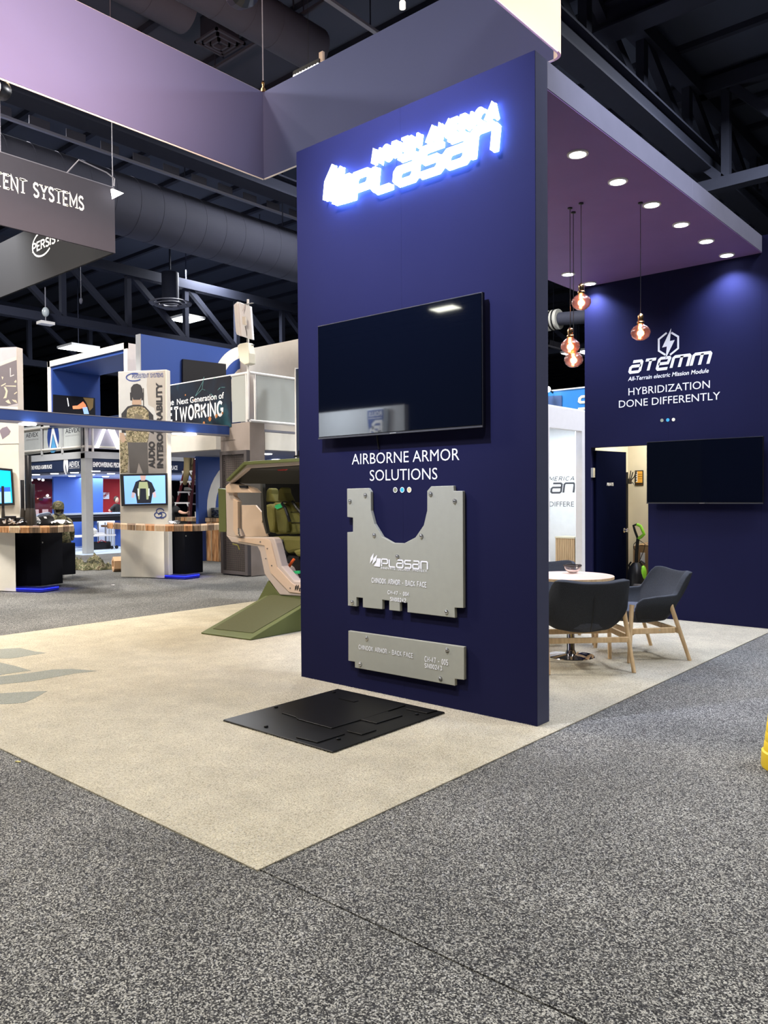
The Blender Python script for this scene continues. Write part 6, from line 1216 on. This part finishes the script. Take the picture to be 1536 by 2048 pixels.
dc = at(318, -8, 'Z', 9.7); duct('dark duct end just showing at the top left of view', (dc.x, 9.7), -6, dc.y+.5, .38)
p, q = at(430, 136, 'Z', 9.7), at(607, 27, 'Z', 9.7); t = thing('ceiling_rail', 'thin dark conduit crossing behind the sign cable at top of view', 'ceiling rail', ((p+q)/2).to_tuple()); MB().bar(p+(p-q)*.6, q+(q-p)*.3, .05, .05).build('conduit', duct_m, t)
for f in (.0, 1.): e_ = p.lerp(q, f); MB().cyl(e_, (e_.x, e_.y, 10.4), .012, n=6).build('hanger', truss_m, t)
c = at(440, 88, 'Z', 9.8); t = thing('square_air_diffuser', 'square dark air diffuser above the left corner of the suspended sign', 'air diffuser', c.to_tuple())
for k in range(3): r_ = .33-.1*k; [MB().box(a_, b_).build('frame_bar', duct_m, t) for a_, b_ in (((c.x-r_, c.y-r_, 9.8-.02*k), (c.x+r_, c.y-r_+.04, 9.84)), ((c.x-r_, c.y+r_-.04, 9.8-.02*k), (c.x+r_, c.y+r_, 9.84)), ((c.x-r_, c.y-r_, 9.8-.02*k), (c.x-r_+.04, c.y+r_, 9.84)), ((c.x+r_-.04, c.y-r_, 9.8-.02*k), (c.x+r_, c.y+r_, 9.84)))]
MB().box((c.x-.25, c.y-.25, 9.84), (c.x+.25, c.y+.25, 10.28)).build('neck', truss_m, t)
wd = thing('white_duct', 'short pale insulated duct seen between tower edge and back wall', 'duct', at(1110, 640, 'Y', 14).to_tuple()); a, b = at(1085, 644, 'Y', 14), at(1119, 638, 'Y', 14); MB().cyl(a, b, .26, n=20).build('duct_body', mat('pale_insulation', (.55, .54, .48), .6), wd, smooth=True); MB().cyl(b, at(1190, 632, 'Y', 14), .17, n=16).build('duct_tail', duct_m, wd, smooth=True)
MB().cyl(a+V(.1, 0, .2), V(a.x+.1, a.y, 10.4), .012, n=6).build('hanger', truss_m, wd)
for f in (.55, .75): q = a.lerp(b, f); MB().cyl(q, q+(b-a).normalized()*.04, .27, n=20).build('band', black, wd)
# lighting rails with tags
def rail(label, p, q, tags=1.0, up_=.13):
    t = thing('ceiling_rail', label, 'ceiling rail', ((p+q)/2).to_tuple()); MB().bar(p, q, .08, .05).build('rail', rail_m, t); L_ = (q-p).length; d = (q-p).normalized()
    n_ = int(L_/tags)
    for i in range(n_): s = p+d*(i*tags+.2); MB().bar(s+V(0, 0, up_), s+d*tags*.55+V(0, 0, up_), .02, .17).build('tag_plate', tagm, t)
    for f in (.1, .5, .9): s = p.lerp(q, f); MB().cyl(s, (s.x, s.y, 10.4), .012, n=6).build('hanger', truss_m, t)
rail('pale ceiling rail with small plates above the large spiral duct', V(-13.38, .5, 9.0), V(-13.38, 13, 9.0), .78)
rail('lower pale ceiling rail with small plates beneath the large spiral duct', V(-16.9, 4, 9.0), V(-16.9, 20, 9.0), .95)
rail('ceiling rail with plates seen between tower and back wall', at(1090, 690, 'Y', 20), at(1180, 712, 'Y', 20)+V(.0, 3, 0), .8)
p, q = at(658, 0, 'Z', 9.4), at(760, 70, 'Z', 9.4); rail('thin bright rail above the suspended sign', p+(p-q)*1, q, 50)
# ceiling lamps that are in view
def panel_lamp(label, px, Z, w_, l_, rot=0):
    c = at(*px, 'Z', Z); t = thing('ceiling_light_panel', label, 'ceiling light', c.to_tuple(), 'rectangular hall ceiling light panels')
    MB().box((c.x-w_/2, c.y-l_/2, Z), (c.x+w_/2, c.y+l_/2, Z+.08)).build('housing', mat('pale_housing', (.5, .5, .5), .5), t); MB().box((c.x-w_/2+.03, c.y-l_/2+.03, Z-.01), (c.x+w_/2-.03, c.y+l_/2-.03, Z)).build('diffuser', emi_panel, t); MB().cyl((c.x, c.y, Z+.08), (c.x, c.y, 10.4), .02, n=6).build('drop_rod', truss_m, t)
panel_lamp('glowing ceiling panel right of the round diffuser above the blue wall', (373, 639), 7.6, 1.0, .85); panel_lamp('glowing ceiling panel above the upper deck portal at left', (157, 697), 7.0, 1.1, 1.1)
panel_lamp('glowing ceiling panel seen behind the lowest pendant bulbs', (1158, 706), 7.0, 1.2, .8)
for (x, y) in ((-16.6, -21.5), (-9.5, -17)):
    t = thing('ceiling_light_panel', 'glowing ceiling panel behind the viewpoint, %s' % ('far left' if x < -10 else 'nearer'), 'ceiling light', (x, y, 9), 'rectangular hall ceiling light panels'); MB().box((x-.6, y-.35, 9), (x+.6, y+.35, 9.08)).build('housing', greyf, t); MB().box((x-.57, y-.32, 8.99), (x+.57, y+.32, 9)).build('diffuser', mat('strong_diffuser', (1, 1, 1), emit=(1, 1, .85), es=20, vary=0), t); MB().cyl((x, y, 9.08), (x, y, 10.4), .02, n=6).build('drop_rod', truss_m, t)
for i, (x, y) in enumerate(((3.5, -6.5), (-4.5, -6.5), (4.5, 2.5), (-13, -4))):
    t = thing('high_bay_lamp', ['high bay lamp over the aisle at the near right', 'high bay lamp over the near aisle in front of the booth', 'high bay lamp over the right aisle', 'high bay lamp over the left aisle'][i], 'ceiling light', (x, y, 9.35), 'high bay hall lamps'); MB().lathe((x, y, 9.32), [(.8, .03), (.8, .12), (.2, .2)], 24).build('reflector', greyf, t); MB().cyl((x, y, 9.5), (x, y, 10.26), .03, n=6).build('drop_rod', truss_m, t)
# round diffuser, speakers and small fixtures
c = at(341, 608, 'Z', 7.7); rd = thing('round_air_diffuser', 'round grey air diffuser hanging from a duct stub above the blue wall', 'air diffuser', c.to_tuple())
for k in range(4): MB().lathe(c+V(0, 0, -.05*k), [(.66-.14*k, 0), (.68-.14*k, .03), (.52-.14*k, .08), (.50-.14*k, .05)], 28, close=True).build('cone_ring', mat('grey_diffuser', (.12, .12, .14), .5), rd, smooth=True)
MB().cyl(c+V(0, 0, .05), c+V(0, 0, 1.0), .27, n=20).build('duct_stub', truss_m, rd, smooth=True); MB().cyl(c+V(0, 0, 1.1), V(c.x, c.y, 10.4), .03, n=6).build('hanger', truss_m, rd)
for px, lb in (((91, 624), 'small white camera dome on a rod under the truss at left'),):
    c = at(*px, 'X', -19.6); t = thing('ceiling_camera', lb, 'camera', c.to_tuple()); MB().ell(c, (.1, .1, .14), 12, 8).build('dome', mat('pale_dome', (.45, .5, .52), .2), t, smooth=True); MB().box((c.x-.15, c.y-.2, c.z-.36), (c.x+.15, c.y+.2, c.z-.28)).build('base_plate', white, t); MB().cyl(c-V(0, 0, .3), c+V(0, 0, .7), .015, n=6).build('rod', rail_m, t)
c = at(805, 17, 'Z', 9.3); t = thing('small_ceiling_lamp', 'tiny warm lamp hanging above the suspended sign', 'ceiling light', c.to_tuple()); MB().lathe(c, [(.05, 0), (.05, .1), (.02, .14)], 12).build('lamp_head', mat('warm_lamp', (1, 1, 1), emit=(1, .9, .75), es=1.5, vary=0), t); MB().cyl(c+V(0, 0, .1), V(c.x, c.y, 10.4), .01, n=6).build('cord', black, t)
c = at(163, 555, 'X', -18); t = thing('hanging_microphone', 'thin cable with small weight hanging below the far truss', 'cable', c.to_tuple()); a, b = at(161, 545, 'X', -18), at(162, 602, 'X', -18); MB().cyl((b.x, b.y, 10.4), b, .01, n=5).build('cord', tagm, t); MB().ell(b, (.05, .05, .09), 8, 6).build('weight', tagm, t)
